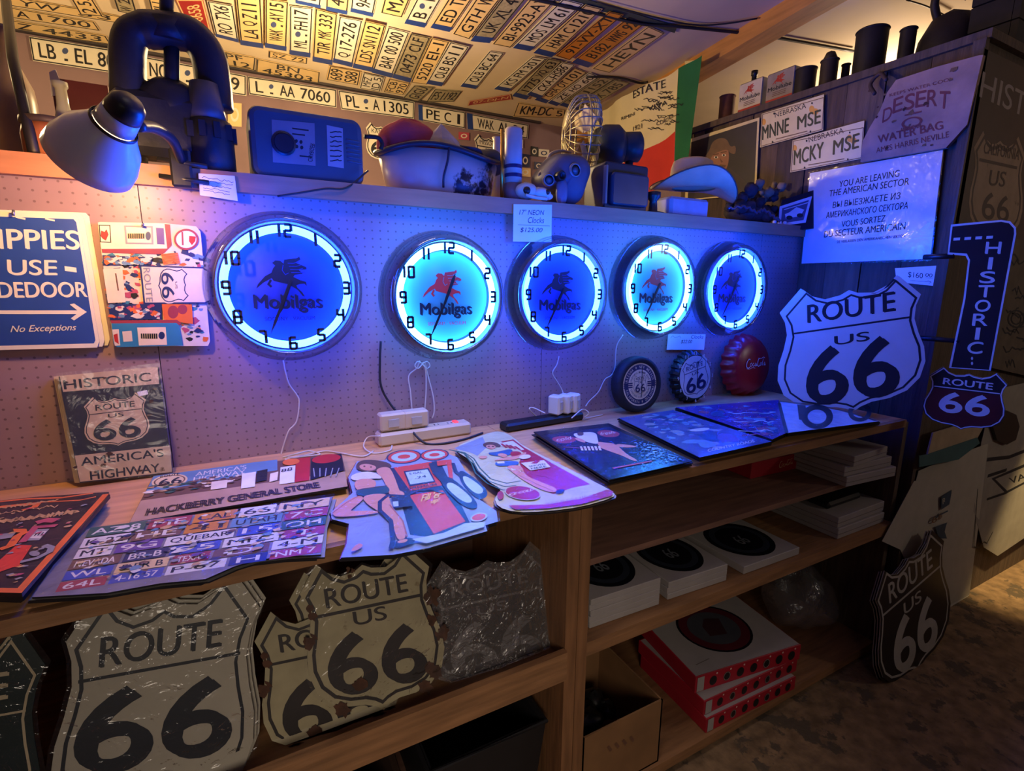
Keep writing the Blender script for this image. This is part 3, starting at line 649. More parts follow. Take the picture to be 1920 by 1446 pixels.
# sideways sign with fuel pumps
z = zf(0, 360, 4)
A = Art(FrY(-.02)); CRM = M('pump_cream', (236, 214, 170), .4)
A.base(zp(z, [(745, 225), (1240, 235), (1470, 258), (1505, 300), (1530, 600), (1575, 1120), (1560, 1155), (880, 1162), (850, 1130), (735, 260)]), CREAM, .003)
A.splat(240, [NAVY, NAVY, CREAM, BLACK, TEAL, PINK, ORG, SKY], .003, .010, 3, zp(z, [(775, 470), (1520, 440), (1565, 1150), (830, 960)]))
A.poly(zp(z, [(735, 228), (1245, 238), (1258, 425), (760, 428)]), CRM); A.poly(zp(z, [(1235, 240), (1275, 245), (1288, 400), (1250, 440), (1220, 468), (768, 455), (762, 428), (1255, 425)]), PINKP)
A.stroke(zp(z, [(745, 250), (825, 252), (832, 378), (755, 375)]), .002, BLACK, True); A.poly(zp(z, [(760, 290), (785, 300), (800, 280), (815, 320), (795, 365), (770, 350), (755, 330)]), RED)
A.stroke(zp(z, [(938, 258), (1140, 262), (1145, 388), (950, 385)]), .004, GREYP, True); A.poly(zp(z, [(1170, 268), (1228, 272), (1234, 395), (1180, 392)]), PURP); A.ell(z(1112, 330), 5, 8, NAVY)
for i in range(8): A.stroke(zp(z, [(965+16*i, 312), (966+16*i, 350)]), .0035, BLACK)
A.ell(z(1398, 357), 23, 20, PINKP); A.ell(z(1398, 357), 19, 16, WHITE); A.poly(zp(z, [(1420, 330), (1470, 335), (1465, 370), (1440, 400), (1418, 370)]), RED); A.stroke(zp(z, [(1368, 300), (1372, 400)]), .004, PINKP)
for i in range(9): A.stroke(zp(z, [(1210+2*i, 470+9*i), (1335+2*i, 460+9*i)]), .0025, ORG)
A.poly(zp(z, [(770, 475), (1150, 490), (1130, 545), (775, 545)]), NAVY); A.splat(40, [CREAM, ORG, SKY], .003, .007, 8, zp(z, [(780, 480), (1140, 492), (1130, 540), (780, 540)]))
A.poly(zp(z, [(775, 580), (920, 572), (945, 828), (812, 832)]), CRM); A.stroke(zp(z, [(870, 610), (890, 740)]), .003, BRN)
A.poly(zp(z, [(1055, 555), (1535, 570), (1550, 832), (1085, 835)]), CREAM); A.stroke(zp(z, [(1055, 555), (1535, 570), (1550, 832), (1085, 835)]), .004, NAVY, True)
shield_art(A, z(1300, 700), (2, 34), (30, -1), CREAM, NAVY, top=None, us=True, base=False, rim=.05, bold=.02)
A.text('ROUTE', z(1075, 570), z(1100, 825), z(1125, 568), GREYP, .02)
A.poly(zp(z, [(815, 842), (1215, 840), (1215, 955), (830, 960)]), NAVY); A.splat(40, [ORG, CREAM, PINK, SKY], .003, .008, 5, zp(z, [(825, 850), (1200, 850), (1200, 945), (835, 950)]))
A.poly(zp(z, [(1215, 840), (1440, 842), (1450, 990), (1345, 975), (1230, 955)]), ORG); A.ell(z(1300, 900), 10, 12, PINKP); A.ell(z(1370, 880), 9, 9, PINKP)
A.poly(zp(z, [(832, 962), (1330, 958), (1362, 985), (1335, 1010), (838, 985)]), PINKP); A.poly(zp(z, [(840, 985), (1325, 982), (1345, 1000), (1375, 1150), (880, 1162), (855, 1130)]), M('pump_teal', (40, 120, 150), .4))
A.poly(zp(z, [(845, 1030), (895, 1028), (905, 1150), (865, 1152)]), CREAM); A.poly(zp(z, [(855, 1070), (885, 1060), (895, 1140), (865, 1120)]), RED); A.poly(zp(z, [(920, 1045), (990, 1040), (998, 1118), (930, 1122)]), CREAM)
A.poly(zp(z, [(1032, 1015), (1245, 1012), (1255, 1145), (1045, 1150)]), CRM); A.ell(z(1215, 1075), 6, 7, NAVY)
for i in range(8): A.stroke(zp(z, [(1065+16*i, 1060), (1067+16*i, 1098)]), .0035, BLACK)
o = tag(A.done('metal_sign'), 'collage sign hung sideways with a cream fuel pump above a teal fuel pump', 'sign')
b = B(); b.tube([PY(267, 424, -.024), PY(268, 420, -.04)], .003, STEEL, 8); b.done('hook', o)

# stack of historic highway signs leaning on the pegboard
z = zf(0, 660, 3.1437); HBK = M('weathered_navy', (34, 34, 52), .45, noise=.2, rgb2=(70, 56, 52), thr=.66, scale=20); HCR = M('weathered_cream', (204, 178, 142), .5, noise=.12, rgb2=(120, 92, 66), thr=.66, scale=30)
for k in range(3, -1, -1):
    f = Fr((0, -.07+.007*k, CZ+.003), (1, 0, 0), (0, .05, .36)); A = Art(f); d = -4*k
    pts = zp(z, [(345, 145), (935, 88), (1018, 712), (470, 772)]); A.base([(x+d*.8, y) for x, y in pts], HCR if k else HBK, .002)
    if k == 0:
        A.poly(zp(z, [(352, 142), (928, 90), (938, 188), (372, 236)]), HCR); A.text('HISTORIC', z(380, 222), z(892, 172), z(372, 168), HBK, .03)
        A.poly(zp(z, [(440, 612), (1002, 552), (1014, 708), (472, 766)]), HCR)
        A.text("AMERICA'S", z(480, 672), z(965, 616), z(474, 622), HBK, .03); A.text('HIGHWAY', z(535, 755), z(942, 706), z(530, 704), HBK, .03)
        shield_art(A, zp(z, [(686, 402)])[0], (61, -7), (-4, -48), HCR, HBK, base=False, rim=.028, inset=.94, bold=.03)
        A.poly(zp(z, [(808, 236), (868, 224), (874, 250), (818, 262)]), PAPER); A.splat(14, [RUST], .002, .006, 4)
    lab = 'dark historic highway sign with a cream shield, front of its stack on the counter' if k == 0 else 'cream edge of a sign behind the dark historic highway sign'
    o = tag(A.done('metal_sign'), lab, 'sign', None if k == 0 else 'spare sheets behind the historic highway sign')
    if k == 0:
        S = Art(Fr(f.w(0, 0, .004), f.U, f.V)); S.poly(zp(z, [(325, 125), (945, 65), (1025, 722), (455, 780)]), SLV3); S.done('plastic_sleeve', o, 'clear plastic sleeve')

# handwritten price cards
def card(fr, pts, lines, label, wob=None, tape=True):
    A = Art(fr); A.base(pts, PAPER, .0006)
    q = lambda a, c: lerp2(pts[0], pts[1], pts[3], a, c)
    for it in lines:
        if isinstance(it[0], str): t, a0, a1, c0, c1 = it; A.text(t, q(a0, c0), q(a1, c0), q(a0, c1), INK, -.005, .2)
        else: A.stroke([q(*p) for p in it], .0012, INK)
    return tag(A.done('price_card'), label, 'card', 'handwritten cards')
def squig(a0, a1, c, n=9, amp=.03, sd=1):
    rr = random.Random(sd); return [(a0+(a1-a0)*i/n, c+rr.uniform(-amp, amp)) for i in range(n+1)]
card(FrY(-.032), [(962, 453), (1034, 454), (1035, 384), (963, 383)], [('17" NEON', .15, .80, .72, .86), ('Clocks', .38, .8, .50, .66), [(.12, .45), (.95, .43)], ('$125.00', .18, .76, .24, .38)], 'handwritten white card with a price for the neon clocks, taped under the shelf edge')
card(FrY(-.035), [(375, 366), (446, 377), (440, 330), (372, 325)], [squig(.08, .92, .85, 14, .05, 1), squig(.1, .9, .70, 14, .05, 2), squig(.1, .85, .52, 14, .04, 3), squig(.1, .8, .38, 14, .04, 4), squig(.1, .8, .24, 14, .04, 5)], 'small white note with faint writing, hanging from the shelf edge beside the iron clamp')
card(FrY(-.01), [(1250, 656), (1320, 656), (1323, 627), (1253, 626)], [squig(.08, .35, .8, 8, .1, 1), ('Clocks', .62, .95, .70, .92), ('$22.00', .36, .66, .38, .62)], 'small white price card behind the black-rimmed Route 66 clock')
card(FrX(XW-.02), [(1681, 529), (1757, 537), (1760, 498), (1678, 503)], [('$160', .30, .68, .40, .85), ('00', .74, .92, .62, .88), [(.74, .54), (.92, .56)], [(.35, .22), (.86, .26)], [(.78, .36), (.87, .26), (.80, .12)]], 'price card with an arrow, on the plank wall above the big white shield')

# ------------------------------------------------------------------ small round clocks standing on the counter
def round_clock(px, py, R, y, kind, label):
    c = PY(px, py, y); t = thing('round_clock', label, 'clock', (c.x, y, CZ), 'small round clocks on the counter')
    c = Vector((c.x, y, max(c.z, CZ+R+.003))); tl = .10
    mt = Matrix.Translation(c) @ Matrix.Rotation(-tl, 4, 'X') @ Matrix.Rotation(pi/2, 4, 'X')
    fr = Fr(mt @ Vector((0, 0, .012)), (1, 0, 0), (0, math.sin(tl), math.cos(tl)))
    if kind == 'tire':
        rub = M('tyre_rubber', (20, 22, 28), .7, bump=.2, scale=40)
        b = B(); b.lathe([(R*.70, -.03), (R*.97, -.035), (R, -.02), (R, .0), (R*.96, .016), (R*.84, .02), (R*.76, .012), (0, .010)], rub, mt, 48, capb=True); b.done('case', t)
        A = Art(fr, True); A.base([(R*.76*math.cos(2*pi*i/48), R*.76*math.sin(2*pi*i/48)) for i in range(48)], CREAM, .001)
        A.ell((0, 0), R*.71, R*.71, NAVY); A.ell((0, 0), R*.53, R*.53, CREAM)
        A.arc('ARIZONA * NEW MEXICO', (0, 0), R*.62, pi*.98, -.02*pi+.25, R*.10, CREAM); A.arc('CALIFORNIA * OKLAHOMA', (0, 0), R*.62, pi*1.02+.15, 2*pi-.15, R*.10, CREAM, flip=True)
        for s_ in (-1, 1):
            for q in (-1, 0, 1): A.rect((s_*R*.34, q*R*.07-R*.022), (s_*R*.74, q*R*.07+R*.022), NAVY if s_ else CREAM)
        A.arc('HISTORIC MOTHER ROAD', (0, 0), R*.44, pi*.9, pi*.1, R*.07, NAVY); A.arc('CHICAGO LOS ANGELES', (0, 0), R*.44, pi*1.1, pi*1.9, R*.07, NAVY, flip=True)
        shield_art(A, (0, 0), (R*.32, 0), (0, R*.36), CREAM, NAVY, base=False, rim=.04, bold=.02); nm = 'dial'; A.done(nm, t)
    elif kind == 'cap':
        b = B(); n = 72; pr = []
        vs = []; F = []
        for j, (rr, zz) in enumerate([(R*1.0, -.03), (R*.97, -.008), (R*.86, .010), (R*.80, .012)]):
            for i in range(n*2): q = (1+.035*(1 if i % 6 < 3 else -1)) if j < 2 else 1; a = pi*i/n; vs.append(mt @ Vector((rr*q*math.cos(a), rr*q*math.sin(a), zz)))
        for j in range(3): F += [[j*2*n+i, j*2*n+(i+1) % (2*n), (j+1)*2*n+(i+1) % (2*n), (j+1)*2*n+i] for i in range(2*n)]
        F.append(list(range(2*n))[::-1]); b.add(vs, F, BLACK, False); b.done('case', t)
        A = Art(fr, True); A.base([(R*.82*math.cos(2*pi*i/48), R*.82*math.sin(2*pi*i/48)) for i in range(48)], M('dial_grey_white', (206, 204, 204), .4), .001)
        shield_art(A, (0, 0), (R*.72, R*.16), (-R*.08, R*.74), M('dial_grey_white', (206, 204, 204), .4), NAVY, base=False, rim=.035, border=True, bold=.03); A.done('dial', t)
        A = Art(Fr(fr.w(0, 0, -.004), fr.U, fr.V), True)
        for i in range(12):
            a = pi/2-(i+1)*pi/6; N = Art(Fr(fr.w(0, 0, .001), fr.U, fr.V), True); x, y_ = R*.91*math.cos(a), R*.91*math.sin(a); h = R*.13; s_ = str(i+1); ww = h*.55*len(s_)
            N.text(s_, (x-ww/2, y_-h/2), (x+ww/2, y_-h/2), (x-ww/2, y_+h/2), WHITE, .02); N.done('numeral', t)
    else:
        rd = M('cap_red', (170, 26, 34), .3, noise=.06); b = B(); n = 63; vs = []; F = []
        for j, (rr, zz) in enumerate([(R*1.03, -.05), (R*1.0, -.03), (R*.93, -.005), (R*.86, .010), (R*.75, .018), (R*.4, .024), (0.001, .026)]):
            for i in range(2*n): q = (1+.04*math.sin(i*21*2*pi/(2*n))) if j < 3 else 1; a = pi*i/n; vs.append(mt @ Vector((rr*q*math.cos(a), rr*q*math.sin(a), zz)))
        for j in range(6): F += [[j*2*n+i, j*2*n+(i+1) % (2*n), (j+1)*2*n+(i+1) % (2*n), (j+1)*2*n+i] for i in range(2*n)]
        b.add(vs, F, rd, True); b.done('case', t)
        f2 = Fr(fr.w(0, 0, .0155), fr.U, fr.V); A = Art(f2, True); script_logo(A, (0, R*.08), R*1.0, M('script_white', (226, 206, 206), .4)); A.done('lettering', t, 'white script lettering')
    if kind != 'red':
        for nm, L, a in (('hour_hand', .42, pi+.05), ('minute_hand', .62, .05)):
            A = Art(Fr(fr.w(0, 0, .012), fr.U, fr.V), True); A.base([(-.0015, -.01), (.0015, -.01), (.0015+R*L*math.sin(a), R*L*math.cos(a)), (-.0015+R*L*math.sin(a), R*L*math.cos(a))], BLACK, .0008); A.done(nm, t)
def script_logo(A, c, wd, mat):
    """flowing script lettering drawn with pen strokes (local units)"""
    s = wd; P = lambda x, y: (c[0]+x*s, c[1]+y*s)
    def pen(pts, w): 
        q = spline([(x, y, 0) for x, y in pts], 5); A.stroke([P(p.x, p.y) for p in q], s*w, mat, same=True)
    A.step()
    pen([(-.26, .13), (-.33, .15), (-.42, .05), (-.44, -.08), (-.36, -.14), (-.28, -.10)], .030)
    pen([(-.44, -.15), (-.30, -.17), (-.15, -.13), (-.02, -.16)], .014)
    pen([(-.20, .03), (-.27, -.02), (-.24, -.09), (-.18, -.05), (-.20, .03)], .020)
    pen([(-.08, .02), (-.14, -.02), (-.12, -.09), (-.05, -.06)], .020)
    pen([(.02, .02), (-.03, -.04), (-.01, -.09), (.04, -.02), (.04, -.09), (.08, -.06)], .020)
    pen([(.22, .16), (.14, .12), (.10, -.02), (.14, -.11), (.22, -.07)], .028); pen([(.12, .17), (.26, .14), (.38, .18), (.46, .15)], .014)
    pen([(.28, .02), (.22, -.03), (.25, -.09), (.30, -.03), (.28, .02)], .018); pen([(.38, .14), (.33, -.04), (.36, -.09)], .018)
    pen([(.46, .02), (.41, -.04), (.43, -.09), (.47, -.02), (.47, -.09), (.5, -.07)], .018)
round_clock(1196, 724, .118, -.10, 'tire', 'round clock with a black tyre rim, leftmost of the small clocks on the counter')
round_clock(1300, 709, .118, -.075, 'cap', 'black scalloped round clock with a large Route 66 shield on its pale dial')
round_clock(1406, 699, .146, -.085, 'red', 'red bottle-cap shaped disc with white script, left of the big white shield')

# ------------------------------------------------------------------ things on the plank wall at the right
z = zf(1420, 280, 2.678); f = FrX(XW-.022)
A = Art(f); SECT = M('sector_sign_white', (214, 216, 222), .35, noise=.04)
A.base(zp(z, [(222, 574), (868, 550), (932, 3), (264, 120)]), SECT, .004)
for t_, bl, br, tl in [('YOU ARE LEAVING', (410, 192), (712, 137), (413, 160)), ('THE AMERICAN SECTOR', (360, 238), (760, 178), (364, 206)), ('ВЫ ВЫЕЗЖАЕТЕ ИЗ', (378, 296), (716, 250), (382, 264)),
        ('АМЕРИКАНСКОГО СЕКТОРА', (345, 347), (755, 298), (349, 316)), ('VOUS SORTEZ', (422, 392), (642, 362), (425, 362)), ('DU SECTEUR AMERICAIN', (335, 444), (742, 402), (338, 412)), ('SIE VERLASSEN DEN AMERIKANISCHEN SEKTOR', (400, 472), (742, 442), (401, 459))]:
    A.text(t_, z(*bl), z(*br), z(*tl), INK, .02)
o = tag(A.done('metal_sign'), 'large white border-crossing sign in four languages, wrapped in clear plastic on the plank wall', 'sign')
S = Art(Fr(f.w(0, 0, .006), f.U, f.V)); S.poly(zp(z, [(215, 582), (875, 560), (940, -5), (258, 112)]), SLV3); S.done('plastic_sleeve', o, 'crinkled clear plastic sleeve')
# Nebraska plates
z = zf(1280, 0, 3); f = FrX(XW-.012); YW = M('plate_pale_yellow', (222, 208, 160), .4, noise=.06)
for C4, st, s1, s2, lab in [([(435, 830), (790, 732), (795, 530), (445, 640)], [(520, 662), (695, 608), (518, 634)], [(448, 788), (596, 742), (450, 712)], [(645, 730), (775, 692), (647, 655)], ('MNNE', 'MSE')),
                            ([(605, 970), (1010, 892), (1022, 678), (618, 790)], [(710, 802), (906, 748), (708, 772)], [(625, 930), (790, 886), (628, 846)], [(845, 872), (990, 832), (850, 790)], ('MCKY', 'MSE'))]:
    A = Art(f); A.base(zp(z, C4), YW, .002); A.text('NEBRASKA', z(*st[0]), z(*st[1]), z(*st[2]), INK, .005)
    q = lambda a, c: z(*lerp2(C4[0], C4[1], C4[3], a, c))
    A.ell(q(.80, .72), 5, 7, M('flower_orange', (222, 160, 70), .5)); A.ell(q(.86, .62), 6, 6, M('flower_orange', (222, 160, 70), .5)); A.ell(q(.04, .74), 4, 6, M('flower_orange', (222, 160, 70), .5))
    for t_, g in zip(lab, (s1, s2)): A.text(t_, z(*g[0]), z(*g[1]), z(*g[2]), M('plate_green_black', (28, 44, 40), .5), .03)
    A.stroke([q(.25, .12), q(.75, .10)], .004, BRN); A.stroke([q(.015, .03), q(.985, .03), q(.985, .97), q(.015, .97)], .003, BRN, True)
    for a, c in ((.2, .9), (.8, .9), (.2, .06), (.8, .06)): A.ell(q(a, c), 1.5, 2, INK)
    tag(A.done('license_plate'), 'pale yellow Nebraska plate lettered %s %s on the plank wall' % lab, 'license plate', 'plates on the plank wall')
# cloth water bag
A = Art(FrX(XW-.05)); BAG = M('stained_canvas', (168, 136, 116), .9, noise=.2, scale=10, bump=.3); BRED = M('faded_red_ink', (122, 62, 56), .8)
bag = zp(z, [(1150, 520), (1200, 450), (1430, 375), (1670, 310), (1690, 308), (1650, 480), (1600, 700), (1480, 832), (1250, 870), (1000, 912), (1010, 800), (1050, 720), (1110, 620)])
A.base(bag, BAG, .02)
for ch, x, y, h, rot in [('D', 1122, 692, 75, -.45), ('E', 1180, 640, 82, -.35), ('S', 1245, 622, 88, -.22), ('E', 1308, 606, 88, -.18), ('R', 1372, 602, 92, -.12), ('T', 1440, 610, 95, .02)]:
    d = (math.cos(rot), math.sin(rot)); A.text(ch, z(x, y), z(x+58*d[0], y+58*d[1]), z(x+8, y-h), BRED, .04)
A.text('KEEPS WATER COOL', z(1165, 545), z(1520, 452), z(1164, 528), BRED, .0); A.text('WATER BAG', z(1100, 806), z(1465, 726), z(1098, 764), BRED, .04); A.text('AMES HARRIS NEVILLE', z(1090, 862), z(1500, 772), z(1088, 832), BRED, .0)
A.ell(z(1290, 690), 20, 10, BRED, rin=.75, rot=-.25); A.text('AMERICAN', z(1225, 745), z(1340, 718), z(1224, 722), BRED, .01); A.stroke(zp(z, [(1250, 650), (1345, 628)]), .006, BRED); A.splat(16, [RUST, BRN], .004, .012, 9)
o = tag(A.done('canvas_bag'), 'stained canvas water bag printed in faded red, hanging on the plank wall', 'bag')
b = B(); b.tube(spline([PX(1640, 176, XW-.06), PX(1632, 158, XW-.04), PX(1650, 138, XW-.03), PX(1662, 150, XW-.05)], 5), .008, M('old_leather', (70, 52, 44), .7), 8); b.done('strap', o)
# portrait poster
A = Art(FrX(XW-.014)); PDK = M('poster_dark', (40, 36, 52), .5); HATB = M('poster_hat', (112, 86, 72), .6, noise=.2)
A.base(zp(z, [(12, 1130), (412, 1090), (432, 660), (34, 785)]), M('poster_cream', (222, 204, 150), .5), .003)
A.poly(zp(z, [(28, 1122), (402, 1083), (420, 680), (48, 800)]), PDK)
A.poly(zp(z, [(150, 985), (265, 945), (330, 1000), (400, 1075), (60, 1118), (95, 1010)]), M('poster_coat', (58, 50, 58), .6))
A.poly(chaikin(zp(z, [(155, 850), (250, 815), (262, 870), (255, 935), (225, 985), (190, 992), (160, 940)]), 2), M('poster_skin', (158, 110, 92), .6))
A.poly(chaikin(zp(z, [(90, 960), (110, 900), (150, 850), (165, 800), (205, 775), (250, 780), (268, 830), (300, 815), (298, 870), (268, 862), (250, 838), (190, 858), (160, 880), (150, 930), (120, 950)]), 2), HATB)
for e in ((188, 885), (232, 873)): A.ell(z(*e), 4, 2.2, WHITE); A.ell(z(*e), 2, 2, INK); A.stroke(zp(z, [(e[0]-18, e[1]-14), (e[0]+16, e[1]-20)]), .006, BRN)
A.poly(zp(z, [(208, 885), (216, 915), (228, 912)]), M('poster_shadow', (116, 76, 66), .6)); A.poly(zp(z, [(185, 938), (215, 925), (245, 930), (238, 942), (212, 938)]), BRN); A.poly(zp(z, [(195, 975), (215, 965), (228, 975), (215, 1000)]), BRN); A.stroke(zp(z, [(200, 952), (232, 946)]), .004, PINKP)
tag(A.done('poster'), 'cream-bordered portrait poster of a moustached person in a wide-brimmed hat', 'poster')
# sign on the front of the enclosure
A = Art(FrY(YF-.02)); BRB = M('sign_brown_black', (58, 44, 42), .5, noise=.2); TAN = M('sign_tan', (150, 126, 104), .55, noise=.15, rgb2=(96, 76, 62), thr=.62)
A.base([(1845, 90), (2120, 225), (2010, 520), (1785, 432)], BRB, .006)
A.text('HISTORIC', z(1668, 545), z(2170, 770), z(1690, 400), M('sign_grey_letters', (150, 140, 136), .5), .01)
m = shield_art(A, z(1768, 1050), (50, 8), (7, -100), TAN, BRB, top=None, us=False, base=False, rim=.05, num='66', ny=(-.64, -.12), nw=.5, bold=.01)
A.stroke(zp(z, [(1668, 898), (1880, 945)]), .012, BRB); A.text('CALIFORNIA', z(1690, 862), z(1888, 902), z(1700, 795), BRB, .01); A.text('US', z(1718, 1042), z(1808, 1052), z(1732, 955), BRB, .01)
tag(A.done('metal_sign'), 'tall dark historic sign with a tan California shield, on the front of the plank enclosure', 'sign')
# arrow-shaped sign hanging at the corner
z = zf(1420, 280, 2.678); _O = PY(1810, 620, YF-.17); _v = Vector((_O.x-CAM.x, _O.y-CAM.y, 0)).normalized(); AF = Fr(_O, (_v.y, -_v.x, 0), (0, 0, 1)); A = Art(AF); ABK = M('arrow_sign_black', (22, 30, 42), .35); AW = M('arrow_sign_white', (206, 212, 220), .4)
bar = zp(z, [(972, 378), (1100, 366), (1225, 355), (1270, 362), (1298, 392), (1300, 425), (1172, 1112), (962, 1098), (1035, 750), (1058, 560), (1045, 535), (955, 528)])
A.base(bar, AW, .012, ABK); cx_, cy_ = z(1130, 700)
A.poly(zp(z, [(980, 388), (1225, 364), (1264, 372), (1288, 398), (1289, 424), (1163, 1108), (974, 1094), (1045, 752), (1068, 556), (1052, 524), (964, 518)]), ABK)
for ch, x, y in zip('HISTORIC', (1181, 1166, 1152, 1143, 1128, 1116, 1102, 1090), (524, 602, 672, 742, 815, 885, 955, 1026)):
    wd = 22 if ch == 'I' else 76; A.text(ch, z(x-wd/2, y), z(x+wd/2, y), z(x-wd/2+8, y-58), AW, .05)
for i in range(4): A.stroke(zp(z, [(985+55*i, 452-3*i), (1018+55*i, 450-3*i)]), .010, AW)
for yy in (1050, 1075): A.ell(z(1078, yy), 2, 3, AW)
o = tag(A.done('arrow_sign'), 'black and dark red arrow-shaped sign hanging at the corner of the enclosure', 'sign')
A = Art(Fr(AF.w(0, 0, .014), AF.U, AF.V)); DKR = M('dark_red_panel', (84, 30, 36), .4, noise=.15)
shield_art(A, z(1045, 1258), (77, 9), (9, -56), ABK, AW, t=.012, us=False, lower=DKR, rim=.035, inset=.965, ny=(-.48, .18), ry=(.43, .64), nw=.60, bold=.05, edge=AW); A.done('shield', o, 'shield-shaped lower part with a dark red field')
b = B()
for px, py in ((1790, 480), (1800, 640)): p = AF.w(*AF.px(px, py), -.006); b.tube([p, Vector((p.x, YF-.005, p.z))], .01, ABK, 8)
b.done('bracket', o)
# big white shield leaning in the corner
O = PZ(1575, 772, CZ+.02); vd = Vector((O.x-CAM.x, O.y-CAM.y, 0)).normalized(); U = Vector((vd.y, -vd.x, 0)); f = Fr(O, U, Vector((vd.x*.16, vd.y*.16, 1)))
SWH = M('shield_white_gloss', (216, 218, 224), .22, .35, noise=.03)
for k in (1, 0):
    A = Art(Fr(f.w(0, 0, -.009*k), f.U, f.V)); dx = -4*k
    shield_art(A, (z(476, 992)[0]+dx, z(476, 992)[1]-2*k), (366/2.678, -52/2.678), (-6/2.678, -325/2.678), SWH, ABK, rim=.032, inset=.93, usy=(.06, .20), ny=(-.82, .03), nw=.62, ry=(.46, .74), bold=.035, t=.004)
    tag(A.done('shield_sign'), 'big white Route 66 shield leaning on the plank wall at the end of the counter' if k == 0 else 'second white shield behind the big one at the end of the counter', 'sign')
# ------------------------------------------------------------------ things on the display shelf
def base(px, y): p = PY(px, 360, y); return Vector((p.x, y, SZ))
def rad(px0, px1, y, py=300): return (PY(px1, py, y)-PY(px0, py, y)).length/2
def ztop(px, py, y): return PY(px, py, y).z
# clamp lamp lighting the corner
LWH = M('lamp_white_enamel', (214, 216, 226), .25, noise=.02); LBK = M('lamp_black_plastic', (24, 26, 34), .4)
P1 = PY(236, 203, -.40); P2 = PY(168, 300, -.31); d = (P2-P1); L = d.length; ax = axis(P1, d); R = L*.52
t = thing('clamp_lamp', 'white metal clamp lamp with a black cap, shining on the left corner', 'lamp', PY(340, 318, -.01))
b = B(); b.lathe([(R*.50, L*.30), (R*.62, L*.42), (R*.86, L*.60), (R*1.0, L*.84), (R*1.02, L*1.0), (R*.98, L*1.0), (R*.96, L*.84), (R*.82, L*.62), (R*.58, L*.44), (R*.46, L*.31)], LWH, ax, 48, capb=False, capt=False); SHD = b.done('shade', t)
b = B(); b.lathe([(R*.42, L*.08), (R*.47, L*.30), (R*.44, L*.30), (R*.30, L*.30)], LWH, ax, 40, capb=True, capt=True); CLR = b.done('collar', t)
b = B(); b.lathe([(.0, -L*.16), (R*.26, -L*.15), (R*.38, -L*.08), (R*.42, .04*L), (R*.43, L*.09)], LBK, ax, 40, capt=True); b.done('cap', t, 'black rounded cap')
b = B(); b.lathe([(R*.52, L*.29), (R*.54, L*.30), (R*.54, L*.33), (R*.52, L*.34)], LBK, ax, 40, capb=False, capt=False); b.done('band', CLR)
b = B(); b.blob(ax @ Vector((0, 0, L*.62)), (.028, .028, .036), M_emit('warm_bulb', (1, .62, .25), 14)); b.done('bulb', SHD)
b = B(); b.tube(spline([PY(258, 236, -.37), PY(290, 240, -.27), PY(322, 262, -.15), PY(340, 300, -.055)], 6), .012, LBK, 10); b.done('arm', t)
b = B(); p = PY(340, 318, -.045); b.box(p-Vector((.024, .015, .045)), p+Vector((.024, .012, .05)), LBK, .005); b.tube([p+Vector((-.05, 0, -.02)), p+Vector((.06, -.02, -.03))], .006, LBK); b.tube([p+Vector((-.05, 0, .02)), p+Vector((.06, -.02, .01))], .006, LBK); b.done('clamp', t)
light('lamp_bulb', 'POINT', ax @ Vector((0, 0, L*.92)), 11, (1, .54, .19), .025)
# left corner: demijohn, crock, rod, little bottle
OLDG = M('dusty_bottle', (150, 132, 118), .35, noise=.2, scale=8); p = base(56, .44)
b = B(); r_ = rad(14, 96, .44, 180); zt = ztop(40, 55, .44); H = zt-SZ
b.lathe([(r_*.9, 0), (r_, .03), (r_, H*.52), (r_*.93, H*.62), (r_*.55, H*.74), (r_*.34, H*.80), (r_*.32, H*.97), (r_*.38, H*.98), (r_*.38, H)], OLDG, Matrix.Translation(p), 32); tag(b.done('bottle'), 'large dusty long-necked bottle in the left corner of the shelf', 'bottle')
CLAY = M('clay_crock', (178, 104, 66), .6, noise=.25, scale=10); p = base(112, .13); r_ = rad(60, 168, .13, 260); H = ztop(110, 222, .13)-SZ
t = thing('crock', 'round clay crock with a dark lid, lit orange by the clamp lamp', 'crock', p)
b = B(); b.lathe([(r_*.8, 0), (r_*.98, H*.2), (r_, H*.6), (r_*.9, H*.8)], CLAY, Matrix.Translation(p), 32); b.done('body', t)
b = B(); b.lathe([(r_*.95, H*.8), (r_*1.0, H*.84), (r_*.98, H*.93), (r_*.4, H)], M('dark_lid', (66, 52, 52), .6, noise=.2), Matrix.Translation(p), 32); b.done('lid', t)
b = B(); b.tube([PY(8, -25, .55), PY(24, 110, .22), PY(64, 288, .02)], .012, M('dark_rod', (34, 32, 40), .5, .5), 8); tag(b.done('metal_rod'), 'dark metal rod leaning in the left corner of the shelf', 'rod')
GBT = M('pale_glass_bottle', (182, 186, 180), .12, noise=.05, spec=.8); p = base(143, .22); r_ = rad(122, 168, .22, 210); H = ztop(140, 158, .22)-SZ
b = B(); b.lathe([(r_*.9, 0), (r_, .015), (r_, H*.45), (r_*.9, H*.55), (r_*.52, H*.74), (r_*.46, H*.92), (r_*.62, H*.95), (r_*.62, H)], GBT, Matrix.Translation(p), 28); tag(b.done('bottle'), 'small pale glass bottle between the crock and the clamp lamp', 'bottle')
A = Art(FrY(.30)); A.base([(96, 180), (122, 176), (104, 130), (92, 135)], PAPER, .003); tag(A.done('folded_card'), 'narrow white folded card behind the little pale bottle', 'card')
b = B(); p = base(180, .36); b.box(p-Vector((.06, .04, -.001)), p+Vector((.07, .04, ztop(180, 165, .36)-SZ)), M('dark_red_tin', (96, 40, 46), .5)); tag(b.done('tin_box'), 'dark red tin box behind the clamp lamp', 'tin')
